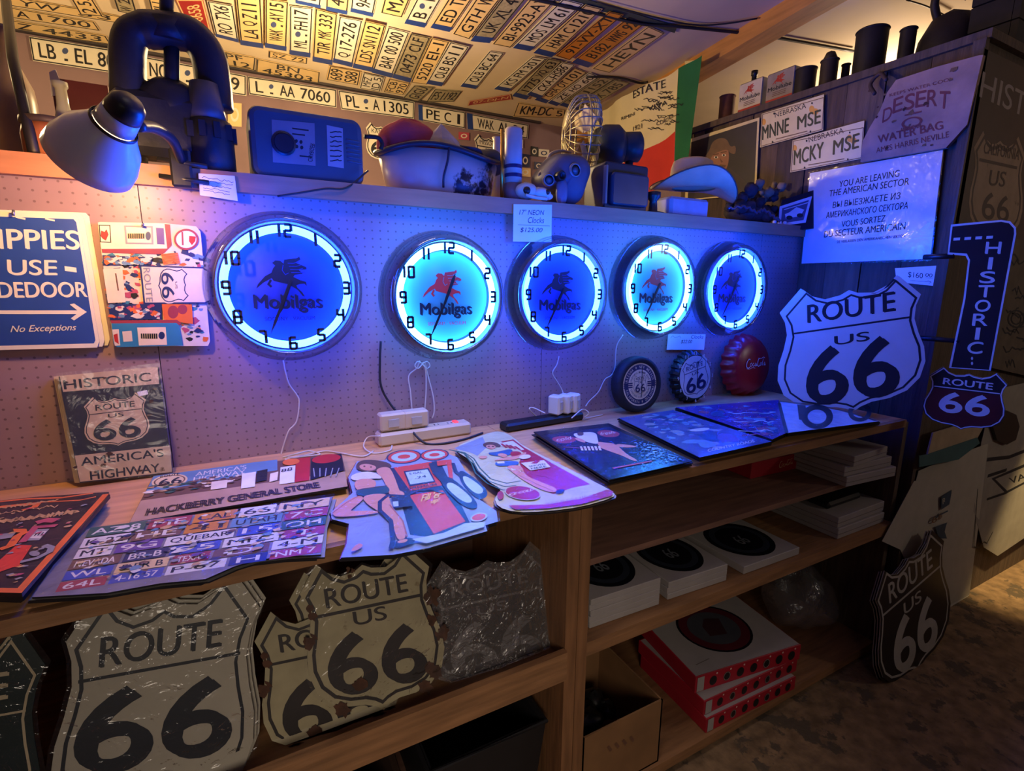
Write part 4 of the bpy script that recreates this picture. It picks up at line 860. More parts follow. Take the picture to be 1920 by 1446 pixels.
# iron yoke with pulley wheel and cup
IRON = M('blue_black_iron', (44, 46, 56), .5, .35, noise=.25, scale=14, bump=.25); yy = .10
t = thing('iron_yoke', 'big black iron yoke with a rod and round cup, behind the clamp lamp', 'yoke', base(320, yy))
Q = lambda x, y, q=yy: PY(x, y, q)
b = B(); arch = spline([Q(243, 300), Q(241, 180), Q(240, 90), Q(258, 60), Q(310, 58), Q(360, 68), Q(390, 105), Q(400, 160), Q(404, 205)], 6)
b.tube(arch, [.042]*20+[.046]*(len(arch)-20), IRON, 12); b.done('arch', t)
b = B(); b.tube([Q(313, -40), Q(312, 60)], .017, IRON, 10); b.tube([Q(322, 60), Q(322, 200)], .019, IRON, 10); b.lathe([(.05, 0), (.05, .05)], IRON, T(Q(316, 66)-Vector((0, 0, .02))), 20); b.done('rod', t)
b = B(); b.blob(Q(322, 200), (.085, .06, .07), IRON, wob=.05); b.box(Q(255, 295)-Vector((.04, .06, 0)), Q(345, 190)+Vector((.05, .06, 0)), IRON, .02); b.done('housing', t)
cup = M('grey_iron_cup', (92, 94, 106), .5, .3, noise=.2); c0 = Q(400, 300); c1 = Q(400, 236); c2 = Q(396, 166); r0 = rad(362, 446, yy, 260); r1 = rad(366, 432, yy, 200)
b = B(); b.lathe([(r0*.86, 0), (r0, .02), (r0, c1.z-SZ-.03), (r0*.95, c1.z-SZ)], IRON, Matrix.Translation((c0.x, yy-.03, SZ)), 32)
for k in range(10): a = 2*pi*k/10; b.box((c0.x+r0*math.cos(a)-.008, yy-.03+r0*math.sin(a)-.008, c1.z-.05), (c0.x+r0*math.cos(a)+.008, yy-.03+r0*math.sin(a)+.008, c1.z-.01), IRON)
b.done('barrel', t)
b = B(); b.lathe([(r1*1.1, 0), (r1*1.0, .03), (r1*.80, c2.z-c1.z)], cup, Matrix.Translation((c0.x-.004, yy-.03, c1.z)), 32); b.done('cup', t, 'lighter grey tapered cup')
# battery charger
CHG = M('charger_blue_grey', (62, 86, 104), .45, .2, noise=.1, scale=8); f = FrY(.0225)
t = thing('battery_charger', 'old blue-grey battery charger box with a round knob, left of the enamel basin', 'charger', base(578, .12))
x0 = PY(474, 330, .012).x; x1 = PY(686, 345, .012).x; zt = ztop(570, 205, .012)
b = B(); b.rbox((x0, .024, SZ+.002), (x1, .20, zt), .032, .016, CHG); b.done('housing', t)
A = Art(f); z = zf(400, 0, 2.909)
A.base(zp(z, [(325, 885), (558, 905), (552, 672), (318, 652)]), M('charger_plate', (140, 142, 156), .4, .4, noise=.1), .002)
for i, (a, c) in enumerate([((430, 700), (520, 712)), ((430, 730), (500, 738)), ((470, 850), (540, 858))]): A.stroke(zp(z, [a, c]), .004, INK)
for q in ((452, 770), (478, 775), (455, 800), (482, 805)): A.ell(z(*q), 3, 3.5, INK)
A.text('CHARGER', z(515, 880), z(530, 780), z(540, 884), INK, .01); CPL = A.done('control_plate', t)
c = PY(533, 266, .0); b = B(); b.lathe([(.033, 0), (.033, .004), (.028, .006), (.026, .006), (.025, .012), (.0, .012)], M('dark_knob', (32, 34, 46), .35), Matrix.Translation((c.x, .022, c.z)) @ Matrix.Rotation(pi/2, 4, 'X'), 36, smooth=False); b.done('knob', CPL)
A = Art(f); A.base(zp(z, [(625, 905), (712, 918), (706, 700), (618, 682)]), M('charger_plate2', (150, 150, 160), .5), .002)
for i in range(7): A.stroke(zp(z, squig(636, 700, 720+26*i, 6, 4, i)), .003, INK)
A.done('label', t)
for k in range(6): b = B(); b.tube([PY(648+k*.5, 262+8*k, .026), PY(674+k*.8, 267+8*k, .026)], .004, CHG, 8); b.done('vent_rib', t)
b = B(); b.tube(spline([PY(683, 256, .1), PY(708, 258, .1), PY(716, 268, .1), PY(714, 280, .1)], 5), .007, DARK, 8); b.done('handle', t)
b = B(); b.tube(spline([PY(690, 320, .0), PY(650, 352, -.03), PY(610, 354, -.034), PY(560, 362, -.036), PY(520, 368, -.03)], 6), .003, DARK, 6); tag(b.done('cord'), 'thin dark cord hanging over the shelf edge under the battery charger', 'cord', 'clock cords and power cords')
# enamel basin with a red cap and cloths
ENM = M('chipped_enamel', (190, 178, 172), .35, noise=.1, scale=9, rgb2=(36, 34, 44), thr=.57); y = .20; c = base(826, y)
H = ztop(826, 290, y)-SZ; rx = rad(716, 942, y, 330)
t = thing('enamel_basin', 'chipped pale enamel basin piled with a red cap and cloths', 'basin', c)
b = B(); b.lathe([(.0, 0), (rx*.74, 0), (rx*.82, .012), (rx*.96, H*.92), (rx*.95, H*.92), (rx*.80, .02), (0, .012)], ENM, Matrix.Translation(c), 48, sy=.58, capb=False, capt=False); b.done('bowl', t)
b = B(); b.tube([c+Vector((rx*.975*math.cos(a), rx*.575*math.sin(a), H*.93+.012*math.sin(3*a+1))) for a in [2*pi*i/60 for i in range(60)]], .010, M('dark_rim', (38, 42, 56), .4), 8, closed=True); b.done('rim', t, 'dark worn rim')
b = B(); b.tube(spline([c+Vector((-rx*.08, -rx*.60, H*.95)), c+Vector((-rx*.10, -rx*.585, H*.7)), c+Vector((-rx*.15, -rx*.55, H*.4)), c+Vector((-rx*.14, -rx*.50, H*.2))], 5), .004, M('dark_rim', (38, 42, 56), .4), 6); b.done('seam', t)
REDC = M('red_cloth', (168, 62, 78), .85, noise=.15, bump=.3); p = PY(768, 279, .2)
b = B(); b.blob((p.x, .2, p.z), (rad(712, 828, .2, 270), .085, ztop(770, 226, .2)-p.z), REDC, wob=.05, su=28, sv=18); tag(b.done('cap'), 'domed red cap lying on top of the enamel basin', 'cap')
TENT = M('pale_cloth', (168, 164, 150), .85, noise=.2, bump=.3); p = PY(828, 282, .16)
b = B(); b.lathe([(.085, 0), (.06, .03), (.03, .06), (.0, .09)], TENT, Matrix.Translation(p), 10, smooth=False); tag(b.done('cloth'), 'pale pointed cloth on the enamel basin, right of the red cap', 'cloth')
b = B(); p = PY(862, 286, .17); b.blob(p, (.09, .08, .015), M('dark_cloth', (44, 52, 70), .8), wob=.1); tag(b.done('cloth'), 'dark flat cloth along the top of the enamel basin', 'cloth')
b = B(); p = PY(905, 305, .2); b.blob(p, (.09, .08, .045), M('dark_cloth', (44, 52, 70), .8), wob=.12, seed=3); tag(b.done('cloth'), 'dark heaped cloth at the right end of the enamel basin', 'cloth')
# tall cylinder, brass rod and pale bottle
p = base(962, .06); r_ = rad(946, 977, .06, 300); H = ztop(960, 240, .06)-SZ
t = thing('cylinder_tin', 'tall pale cylinder with dark bands beside the enamel basin', 'tin', p)
b = B(); b.lathe([(r_, .0), (r_, H*.26)], M('tin_brown', (126, 98, 96), .6), Matrix.Translation(p), 24); b.done('foot', t, 'brown lower part')
b = B(); b.lathe([(r_*.93, H*.26), (r_*.93, H*.97), (r_*.8, H)], M('tin_pale', (186, 176, 160), .45, noise=.1), Matrix.Translation(p), 24); b.done('body', t)
for k, q in enumerate((.34, .46)): b = B(); b.lathe([(r_*.95, H*q), (r_*.95, H*(q+.05))], NAVY, Matrix.Translation(p), 24, capb=False, capt=False); b.done('band', t)
p = base(941, .05); b = B(); b.lathe([(.006, 0), (.006, ztop(941, 242, .05)-SZ)], BRASS, Matrix.Translation(p), 10); tag(b.done('brass_rod'), 'thin upright brass rod beside the tall pale cylinder', 'rod')
p = base(932, .30); r_ = rad(918, 948, .3, 300); H = ztop(930, 258, .3)-SZ; b = B(); b.lathe([(r_, 0), (r_, H*.6), (r_*.5, H*.78), (r_*.45, H*.96), (r_*.6, H)], M('milk_glass', (190, 186, 166), .3), Matrix.Translation(p), 24); tag(b.done('bottle'), 'pale milky bottle standing behind the enamel basin', 'bottle')
# small animal skull
BONE = M('old_bone', (206, 204, 176), .7, noise=.15, bump=.3); p = PY(1000, 362, .02); t = thing('animal_skull', 'small pale animal skull lying in front of the gas mask', 'skull', (p.x, .02, SZ))
b = B(); b.blob(p+Vector((-.03, 0, .004)), (.042, .035, .030), BONE, wob=.05); b.blob(p+Vector((.02, -.01, .0)), (.05, .028, .020), BONE, wob=.06, seed=2); b.blob(p+Vector((.052, -.014, -.010)), (.022, .018, .013), BONE); b.tube(spline([p+Vector((-.05, -.03, -.015)), p+Vector((-.01, -.036, -.022)), p+Vector((.04, -.03, -.022))], 5), .006, BONE); b.done('cranium', t)
for dx, r2 in ((-.042, .015), (.040, .011)): b = B(); b.blob(p+Vector((dx, -.026 if dx < 0 else -.03, .002)), (r2, .012, r2*.9), BLACK); b.done('eye_socket', t)
# gas mask
GM = M('mask_grey_rubber', (88, 92, 108), .6, noise=.12); p = PY(1055, 345, .10); z = zf(960, 200, 6.857)
t = thing('gas_mask', 'grey rubber gas mask with round eyepieces on the shelf beside the fan', 'gas mask', (p.x, .1, SZ))
f = FrY(.10); f.loc = None
out = zp(z, [(335, 900), (400, 800), (520, 640), (600, 600), (720, 615), (860, 640), (940, 720), (975, 850), (900, 1050), (850, 1230), (700, 1310), (560, 1260), (470, 1210), (500, 1080), (370, 1010)])
q3 = [PY(x, y, .10) for x, y in chaikin(out, 2)]; cc = sum(q3, Vector())/len(q3); b = B(); vs = []; n = len(q3); rings = [(1.0, .06), (1.0, .0), (.95, -.03), (.8, -.055), (.5, -.07), (.0, -.075)]
for k, dy in rings: vs += [cc+(v-cc)*max(k, .001)+Vector((0, dy, 0)) for v in q3]
b.add(vs, [[j*n+i, j*n+(i+1) % n, (j+1)*n+(i+1) % n, (j+1)*n+i] for j in range(len(rings)-1) for i in range(n)], GM, True); b.done('face_piece', t)
for (x, y_), r2, dy in (((775, 830), .026, .045), ((440, 955), .022, .060)):
    c = PY(*z(x, y_), dy); b = B(); mt = axis(c+Vector((0, -.02, 0)), (0, -1, 0) if r2 > .025 else (-.3, -1, 0)); b.lathe([(r2, -.02), (r2*1.05, 0), (r2*.8, .006), (r2*.75, .002)], M('mask_metal', (140, 146, 150), .4, .6), mt, 28, capt=False); EY = b.done('eyepiece', t); b = B(); b.lathe([(r2*.8, .0), (0, .003)], M('mask_lens', (104, 110, 116), .15), mt, 28); b.done('lens', EY)
c = PY(*z(590, 905), .04); b = B(); b.lathe([(.018, 0), (.018, .03), (.013, .032), (.013, .01)], BLACK, axis(c, (0, -1, 0)), 20); b.done('filter_port', t)
c = PY(*z(640, 1100), .03); b = B(); b.blob(c, (.024, .02, .05), M('mask_valve', (108, 112, 124), .5), wob=.1); b.done('valve', t)
b = B(); b.tube(spline([PY(*z(350, 880), .1), PY(*z(430, 740), .16), PY(*z(500, 610), .2), PY(*z(640, 570), .22), PY(*z(760, 600), .2)], 6), .007, M('mask_strap', (170, 158, 146), .8), 6); b.done('strap', t)
# fan seen from the side
y = .30; FD = M('fan_dark_green', (48, 60, 66), .45, .2); WIRE = M('fan_wire', (168, 160, 130), .4, .7); c = PY(1092, 262, y); ax_ = Vector((1, -.42, .0)).normalized()
t = thing('table_fan', 'old table fan with a wire cage and dark motor, in front of the flag', 'fan', base(1150, y))
Rf = (ztop(1090, 182, y)-ztop(1090, 330, y))/2; cc = PY(1093, 256, y); mt = axis(cc, -ax_)
for k in range(14):
    a = pi*k/14; b = B(); dvec = lambda r_, h_, a_: mt @ Vector((r_*math.cos(a_), r_*math.sin(a_), h_))
    b.tube(spline([dvec(Rf*.16, .085, a), dvec(Rf*.6, .075, a), dvec(Rf*.94, .045, a), dvec(Rf, 0, a), dvec(Rf*.94, -.045, a), dvec(Rf*.4, -.06, a)], 4), .0028, WIRE, 5)
    b.tube(spline([dvec(Rf*.16, .085, a+pi), dvec(Rf*.6, .075, a+pi), dvec(Rf*.94, .045, a+pi), dvec(Rf, 0, a+pi), dvec(Rf*.94, -.045, a+pi), dvec(Rf*.4, -.06, a+pi)], 4), .0028, WIRE, 5); b.done('cage_wire', t)
b = B()
for r2, h in ((Rf, 0), (Rf*.62, .075), (Rf*.17, .085)): b.tube([mt @ Vector((r2*math.cos(a), r2*math.sin(a), h)) for a in [2*pi*i/40 for i in range(40)]], .004, WIRE, 6, closed=True)
b.done('cage_ring', t)
for k in range(4):
    a = pi/2*k+.5; b = B(); vs = [mt @ Vector((r2*math.cos(a+o), r2*math.sin(a+o), h)) for r2, o, h in ((.02, 0, 0), (Rf*.5, -.35, -.02), (Rf*.88, -.2, -.025), (Rf*.9, .25, .02), (Rf*.5, .38, .025))]
    vs += [v+ax_*.003 for v in vs]; b.add(vs, [[0, 1, 2, 3, 4], [9, 8, 7, 6, 5]]+[[i, i+5, (i+1) % 5+5, (i+1) % 5] for i in range(5)], M('fan_blade', (206, 190, 150), .5)); b.done('blade', t)
b = B(); p1 = PY(1120, 276, y); mm = axis(p1, ax_+Vector((0, .0, .03))); b.lathe([(.018, -.05), (.022, -.02), (.075, -.01), (.092, .03), (.092, .09), (.07, .115), (.03, .12)], FD, mm, 28); MOT = b.done('motor', t)
b = B(); b.lathe([(.035, .10), (.062, .115), (.064, .19), (.05, .20)], FD, mm, 24); b.tube([PY(1140, 250, y), PY(1139, 240, y)], .010, FD); b.done('gear_housing', MOT)
b = B(); s0 = mm @ Vector((0, 0, .15)); b.tube([s0-Vector((0, 0, .05)), Vector((s0.x, s0.y, SZ+.03))], .018, FD, 12); b.lathe([(.085, 0), (.08, .02), (.03, .035)], FD, Matrix.Translation((s0.x, s0.y, SZ)), 28); b.done('stand', t)
# dark lantern box
p0 = PY(1132, 388, .03); p1 = PY(1212, 392, .03); zt = ztop(1170, 306, .03); BX = M('box_dark_metal', (48, 52, 62), .4, .3)
t = thing('lantern_box', 'dark square metal lantern box in front of the flag, right of the gas mask', 'box', ((p0.x+p1.x)/2, .1, SZ))
b = B(); b.rbox((p0.x, .03, SZ+.001), (p1.x, .17, zt), .012, .006, BX); b.done('housing', t)
b = B(); b.rbox((p0.x+.02, .006, SZ+.02), (p1.x-.012, .03, zt-.04), .018, .008, M('box_face', (66, 72, 84), .3, .3)); b.done('lens_cover', t, 'lighter raised front')
b = B(); b.box((p0.x-.012, .005, SZ+.02), (p0.x-.002, .028, zt-.02), M('box_edge', (130, 130, 122), .4, .5), .003); b.done('side_rim', t)
# clutter right of the lantern box
p = base(1226, .06); b = B(); b.lathe([(.05, 0), (.05, .01), (.02, .018), (.016, .06), (.03, .075), (.03, .095), (.012, .1)], M('dark_brass', (86, 78, 74), .4, .7), Matrix.Translation(p), 20); tag(b.done('burner'), 'small dark metal burner right of the lantern box', 'burner')
p = base(1236, .24); b = B(); b.blob(p+Vector((0, 0, .035)), (.06, .05, .035), M('dark_leather', (40, 36, 44), .6), wob=.15); tag(b.done('leather_pouch'), 'dark leather pouch behind the small burner', 'pouch')
p0 = PY(1258, 392, .03); p1 = PY(1330, 396, .03); b = B(); b.box((p0.x, .03, SZ+.001), (p1.x, .18, ztop(1290, 372, .05)), M('pale_box', (156, 158, 176), .5), .012); tag(b.done('box'), 'pale low box under the cream hat', 'box')
# cream cowboy hat
FELT = M('cream_felt', (222, 206, 164), .9, noise=.08, bump=.15, bscale=60); p = PY(1300, 352, .17); t = thing('cowboy_hat', 'cream felt cowboy hat with an upturned brim on the shelf', 'hat', p)
b = B(); vs = []; nr, na = 8, 48; rx, ry = .21, .15; yaw = Matrix.Rotation(-.35, 4, 'Z')
def hat(r_, a, lift=1): 
    x, y_ = r_*rx*math.cos(a), r_*ry*math.sin(a); k = max(0, (r_-.55)/.45); return p+yaw @ Vector((x, y_, lift*(.075*k*k*abs(math.sin(a))**1.5-.06*k*max(0, math.cos(a))**2-.012*k*max(0, -math.cos(a)))))
for s_ in (0, -.006):
    for j in range(nr+1):
        for i in range(na): vs.append(hat(.5+.5*j/nr, 2*pi*i/na)+Vector((0, 0, s_)))
n1 = (nr+1)*na; F = []
for j in range(nr):
    for i in range(na): q = [j*na+i, j*na+(i+1) % na, (j+1)*na+(i+1) % na, (j+1)*na+i]; F += [q, [k+n1 for k in q[::-1]]]
F += [[nr*na+i, nr*na+(i+1) % na, n1+nr*na+(i+1) % na, n1+nr*na+i] for i in range(na)]
b.add(vs, F, FELT, True); b.done('brim', t)
b = B(); b.tube([hat(1.0, 2*pi*i/na)-Vector((0, 0, .003)) for i in range(na)], .0035, M('hat_binding', (110, 84, 66), .8), 6, closed=True); b.done('brim_binding', t, 'brown brim binding')
b = B(); vs = []; lev = [(.56, 0), (.555, .04), (.54, .085), (.49, .115), (.36, .128), (.18, .108), (.001, .098)]
for r_, h in lev:
    for i in range(na): a = 2*pi*i/na; pin = 1-.22*max(0, math.cos(a))**3*min(1, h/.09); vs.append(p+yaw @ Vector((r_*rx*math.cos(a)*pin, r_*ry*math.sin(a)*pin*(1-.25*h/.1*max(0, math.cos(a))), h)))
b.add(vs, [[j*na+i, j*na+(i+1) % na, (j+1)*na+(i+1) % na, (j+1)*na+i] for j in range(len(lev)-1) for i in range(na)], FELT, True); b.done('crown', t)
# dark dried bouquet and odds and ends
DUSK = M('dark_dried_flowers', (58, 54, 62), .85, noise=.5, scale=20, bump=.4); c = PY(1402, 358, .16); t = thing('dried_bouquet', 'dark heap of dried flowers between the cream hat and the framed picture', 'bouquet', (c.x, .16, SZ)); rr = random.Random(5)
b = B(); b.blob((c.x+.03, .16, SZ+.066), (.15, .08, .055), DUSK, wob=.08, seed=3)
for k in range(26): b.blob((c.x+rr.uniform(-.12, .19), .13+rr.uniform(-.06, .08), SZ+rr.uniform(.05, .17)), rr.uniform(.016, .034), DUSK, wob=.25, seed=k, su=10, sv=7)
b.done('heap', t)
for k in range(12): b = B(); b.blob((c.x+rr.uniform(-.03, .17), .10+rr.uniform(-.04, .05), SZ+rr.uniform(.13, .22)), rr.uniform(.012, .022), M('pale_dried_petal', (140, 122, 96), .9, noise=.3), wob=.3, seed=k, su=9, sv=6); b.done('flower_head', t)
b = B(); pts = spline([PY(1365, 396, .0), PY(1395, 392, -.005), PY(1418, 402, -.008), PY(1432, 398, -.005), PY(1452, 412, -.012), PY(1462, 418, -.015)], 8); b.tube([p+Vector((0, 0, .010+.006*math.sin(i*1.9))) for i, p in enumerate(pts)], .006, M('dull_chain', (96, 96, 120), .4, .7), 6); tag(b.done('chain'), 'dull metal chain lying at the shelf edge under the dried flowers', 'chain')
for k, (x, y_) in enumerate([(1452, 419), (1462, 416), (1472, 413)]): p = PY(x, y_, .0); b = B(); b.lathe([(.009, 0), (.010, .012), (.006, .02)], M('tiny_white_cup', (196, 198, 214), .4), Matrix.Translation((p.x, .0, SZ)), 12); tag(b.done('figurine'), 'tiny pale trinket at the right end of the shelf', 'trinket', 'tiny trinkets at the shelf end')
# framed picture at the right end of the shelf
O = PY(1490, 432, -.01); vd = Vector((O.x-CAM.x, O.y-CAM.y, 0)).normalized(); U = Vector((vd.y, -vd.x, 0))*1.0+vd*.25; f = Fr(O, U, (vd.x*.1, vd.y*.1, 1)); z = zf(1280, 0, 3)
A = Art(f); A.base(zp(z, [(505, 1300), (755, 1285), (800, 1050), (560, 1125)]), M('frame_black', (24, 26, 40), .3), .018)
A.poly(zp(z, [(538, 1275), (692, 1252), (728, 1103), (545, 1162)]), M('picture_mat', (196, 198, 214), .5)); A.poly(zp(z, [(552, 1258), (680, 1238), (710, 1125), (560, 1172)]), M('picture_dark', (70, 72, 104), .5))
A.poly(zp(z, [(580, 1230), (660, 1216), (684, 1180), (640, 1165), (600, 1195), (575, 1205)]), M('picture_mat', (196, 198, 214), .5)); A.ell(z(600, 1225), 6, 4, INK); A.ell(z(660, 1212), 6, 4, INK); A.stroke(zp(z, [(570, 1180), (705, 1140)]), .004, M('picture_mat', (196, 198, 214), .5))
tag(A.done('picture_frame'), 'small black-framed picture of a car at the right end of the shelf', 'picture')
# flag hanging from the beam
A = Art(FrX(2.45)); A.curl = lambda a, c: .02*math.sin(a*9)+.01*math.sin(a*23+1)
FW = M('flag_white', (226, 214, 174), .9, noise=.06, bump=.2, scale=6); FG = M('flag_green', (30, 104, 62), .9, noise=.12, bump=.2, scale=6); FR_ = M('flag_red', (206, 58, 48), .9, noise=.1, bump=.2, scale=6)
def strip(x0a, x1a, top, bot, mat, n=14):
    """vertical folds: columns of quads between a top and a bottom line of picks"""
    vs = []
    for i in range(n+1):
        k = i/n; 
        for j in range(5): q = j/4; p = (top(k)[0]*(1-q)+bot(k)[0]*q, top(k)[1]*(1-q)+bot(k)[1]*q); vs.append(A.W(A.fr.px(*p), 0))
    A.add(vs, [[i*5+j, i*5+j+1, (i+1)*5+j+1, (i+1)*5+j] for i in range(n) for j in range(4)], mat, True)
lp = lambda a, c: (lambda k: (a[0]+(c[0]-a[0])*k, a[1]+(c[1]-a[1])*k))
strip(0, 0, lp((1096, 224), (1270, 128)), lp((1112, 345), (1264, 246)), FW); strip(0, 0, lp((1112, 345), (1264, 246)), lp((1118, 400), (1262, 340)), FR_)
strip(0, 0, lp((1270, 128), (1318, 104)), lp((1262, 345), (1282, 345)), FG, 6)
z = zf(900, 0, 3.442); rr = random.Random(3)
for k in range(34):
    x, y_ = rr.uniform(1000, 1225), 0; y_ = 720-.58*(x-800)+rr.uniform(60, 330)
    if y_ > 905-.32*(x-900): continue
    A.h = .004; A.stroke(zp(z, squig(x, x+rr.uniform(40, 90), y_, 8, 9, k)), .004, INK)
for t_, bl, br, tl in [('ESTATE', (1000, 640), (1180, 560), (1000, 590)), ('VIVA', (1090, 720), (1190, 670), (1090, 690)), ('1921', (1000, 850), (1060, 830), (1000, 820)), ('CORONA', (1130, 810), (1240, 760), (1130, 785)), ('RIMINI', (930, 780), (1010, 745), (930, 760))]:
    A.h = .006; A.text(t_, z(*bl), z(*br), z(*tl), INK, 0)
tag(A.done('flag'), 'green, white and red flag covered in handwriting, hanging behind the fan', 'flag')
A = Art(Fr((2.53, 0, 0), (0, -1, 0), (0, 0, 1))); A.base([(1286, 136), (1310, 133), (1308, 112), (1284, 115)], M('pale_tag', (214, 198, 150), .8), .004); tag(A.done('paper_tag'), 'small cream paper tag at the top of the green stripe', 'tag')
# wires along the ceiling
for k, (pts, r_) in enumerate([([(985, -10), (1110, 18), (1200, 40), (1280, 46), (1413, 60), (1500, 74), (1600, 92)], .008), ([(1120, 0), (1230, 28), (1300, 42), (1360, 40), (1420, 30)], .004), ([(1100, 140), (1160, 142), (1200, 152), (1215, 150)], .007), ([(1700, -5), (1740, 8), (1775, 26)], .004)]):
    b = B(); b.tube(spline([CEF.w(*CEF.px(*p), .012) for p in pts], 5), r_, M('black_cable', (30, 28, 30), .6), 6); tag(b.done('cable'), ['thick black cable', 'thin dark wire', 'short black cable stub', 'thin far wire'][k]+' stapled along the ceiling', 'cable')
A = Art(Fr(CEF.w(0, 0, .004), CEF.U, CEF.V)); A.base([(1040, -6), (1265, 62), (1270, 50), (1075, -8)], M('dark_green_tape', (52, 62, 58), .7), .002); tag(A.done('tape_strip'), 'dark tape strip along the edge of the ceiling plates', 'tape')
# ------------------------------------------------------------------ flat signs lying on the counter
def FZ(h): return Fr((0, 0, CZ+h), (1, 0, 0), (0, 1, 0))
EDGE = M('sheet_edge', (44, 42, 48), .4, .4)
def stack_under(pts, n, h, mat, label, group, jit=6, t=.003, gap=.0075):
    rr = random.Random(len(label)+n)
    for k in range(n):
        A = Art(FZ(h+gap*k)); dx, dy = rr.uniform(-jit, jit), rr.uniform(-1, jit*.5); A.base([(x+dx, y+dy+(n-k)*1.5) for x, y in pts], mat, t, EDGE); tag(A.done('metal_sign'), label, 'sign', group)
def sleeve(o, pts, h, grow=1.03, mat=None, amp=.003):
    cx_ = sum(p[0] for p in pts)/len(pts); cy_ = sum(p[1] for p in pts)/len(pts)
    fr = FZ(h); q = [fr.px(cx_+(x-cx_)*grow, cy_+(y-cy_)*grow) for x, y in pts]; tr = []
    A = Art(fr); n = 7; cc = (sum(p[0] for p in q)/len(q), sum(p[1] for p in q)/len(q)); vs = []; m = len(q); rr = random.Random(int(h*1e4)+m)
    for j in range(n+1):
        for p in q: k = j/n; vs.append(fr.w(cc[0]+(p[0]-cc[0])*k, cc[1]+(p[1]-cc[1])*k, rr.uniform(0, amp)))
    A.add(vs, [[j*m+i, j*m+(i+1) % m, (j+1)*m+(i+1) % m, (j+1)*m+i] for j in range(n) for i in range(m)], mat or SLEEVE, True); A.done('plastic_sleeve', o, 'crinkled clear plastic sleeve')
# 1 dark sign with an orange border
z = zf(0, 900, 6); h = .05; out = zp(z, [(-500, 290), (400, 190), (1225, 135), (245, 1275), (-500, 1250)])
DKS = M('dark_brown_gloss', (46, 36, 40), .25, noise=.15)
for k in range(3):
    A = Art(FZ(.010+.011*k)); A.base([(x-4+3*k, y+9-2*k) for x, y in out], DKS, .009, EDGE); tag(A.done('metal_sign'), 'dark board underneath the orange-bordered sign', 'sign', 'boards under the orange-bordered sign')
A = Art(FZ(h)); A.base(out, DKS, .007)
for pts, w in [([(1190, 160), (220, 1245), (-400, 1235)], .012), ([(-400, 280), (0, 245), (300, 215), (700, 200), (1050, 150)], .008), ([(0, 300), (500, 250), (900, 230), (1080, 190)], .006), ([(-200, 330), (200, 285), (420, 272), (390, 305), (250, 345)], .012), ([(-400, 1000), (-50, 990), (100, 980), (230, 965)], .008)]: A.stroke([z(*p) for p in pts], w, ORG)
for r_, y0, w in ((0, 480, .016), (1, 330, .007), (2, 390, .005)): _rq = random.Random(r_); A.stroke(zp(z, [(-80+21*i, y0-.13*21*i+_rq.uniform(-16, 16)) for i in range(46 if r_ == 0 else 36)]), w*.6, GOLD)
A.poly(zp(z, [(-60, 960), (190, 735), (360, 742), (215, 965), (0, 1040), (-80, 1060)]), M('pump_red', (214, 62, 46), .35)); A.poly(zp(z, [(295, 690), (420, 560), (560, 555), (440, 685)]), GREYP); A.poly(zp(z, [(335, 660), (415, 590), (530, 580), (450, 665)]), PLW); A.text('III', z(380, 640), z(470, 630), z(410, 605), INK)
A.stroke(zp(z, [(250, 710), (400, 540), (640, 520)]), .012, PINK); A.stroke(zp(z, [(410, 490), (520, 460), (640, 465)]), .02, PINK); A.stroke(zp(z, [(0, 790), (120, 750), (200, 640), (290, 590)]), .014, ORG); A.poly(zp(z, [(150, 560), (300, 560), (310, 600), (160, 600)]), ORG); A.poly(zp(z, [(0, 620), (180, 600), (130, 660), (0, 680)]), GREYP)
A.stroke(zp(z, [(230, 935), (420, 890), (560, 820), (580, 770), (500, 745)]), .010, GREYP); A.ell(z(390, 840), 10, 5, GREYP); A.splat(50, [GOLD, PINK, GREYP], .002, .006, 4, zp(z, [(-300, 1180), (200, 1180), (1050, 230), (-300, 380)]))
o = tag(A.done('metal_sign'), 'dark orange-bordered sign with a red fuel pump, at the left end of the counter', 'sign'); sleeve(o, out, h+A.h+.0015, 1.02)
# 2 sign made of licence plates, wavy sheets
out = [(163, 992), (300, 972), (480, 955), (560, 940), (624, 931), (607, 985), (602, 1040), (540, 1043), (480, 1050), (440, 1062), (385, 1086), (300, 1094), (200, 1112), (60, 1120), (100, 1060)]
stack_under(out, 3, .004, GREYP, 'sheet underneath the wavy sign of many number plates', 'sheets under the number plate sign', 10)
A = Art(FZ(.028)); A.base(out, M('plate_sign_ground', (120, 116, 120), .35, noise=.3), .003, EDGE)
C4 = [(100, 1112), (604, 1036), (622, 934), (168, 992)]; q = lambda a, c: (C4[0][0]*(1-a)*(1-c)+C4[1][0]*a*(1-c)+C4[2][0]*a*c+C4[3][0]*(1-a)*c, C4[0][1]*(1-a)*(1-c)+C4[1][1]*a*(1-c)+C4[2][1]*a*c+C4[3][1]*(1-a)*c)
rr = random.Random(11); pal = [PLW, PLC, NAVY, GRN, PLO, PURP, SKY, PLW, PINKP, M('plate_dim_blue', (54, 74, 150), .4), BRN]
words = [['64L', '4-16 57', 'P-67', 'H', 'NM 7'], ['WL', '5-BR B', 'TEXAS', 'D', '4-M'], ['NEVADA', 'BR-B', '95', 'MFC', 'T'], ['MT', '9G', 'QUEBAR', '15', 'OH'], ['K-22', 'HE', '41', 'UTAH', '7C'], ['AZ 8', 'ME', 'CAL', '66', 'NY']]
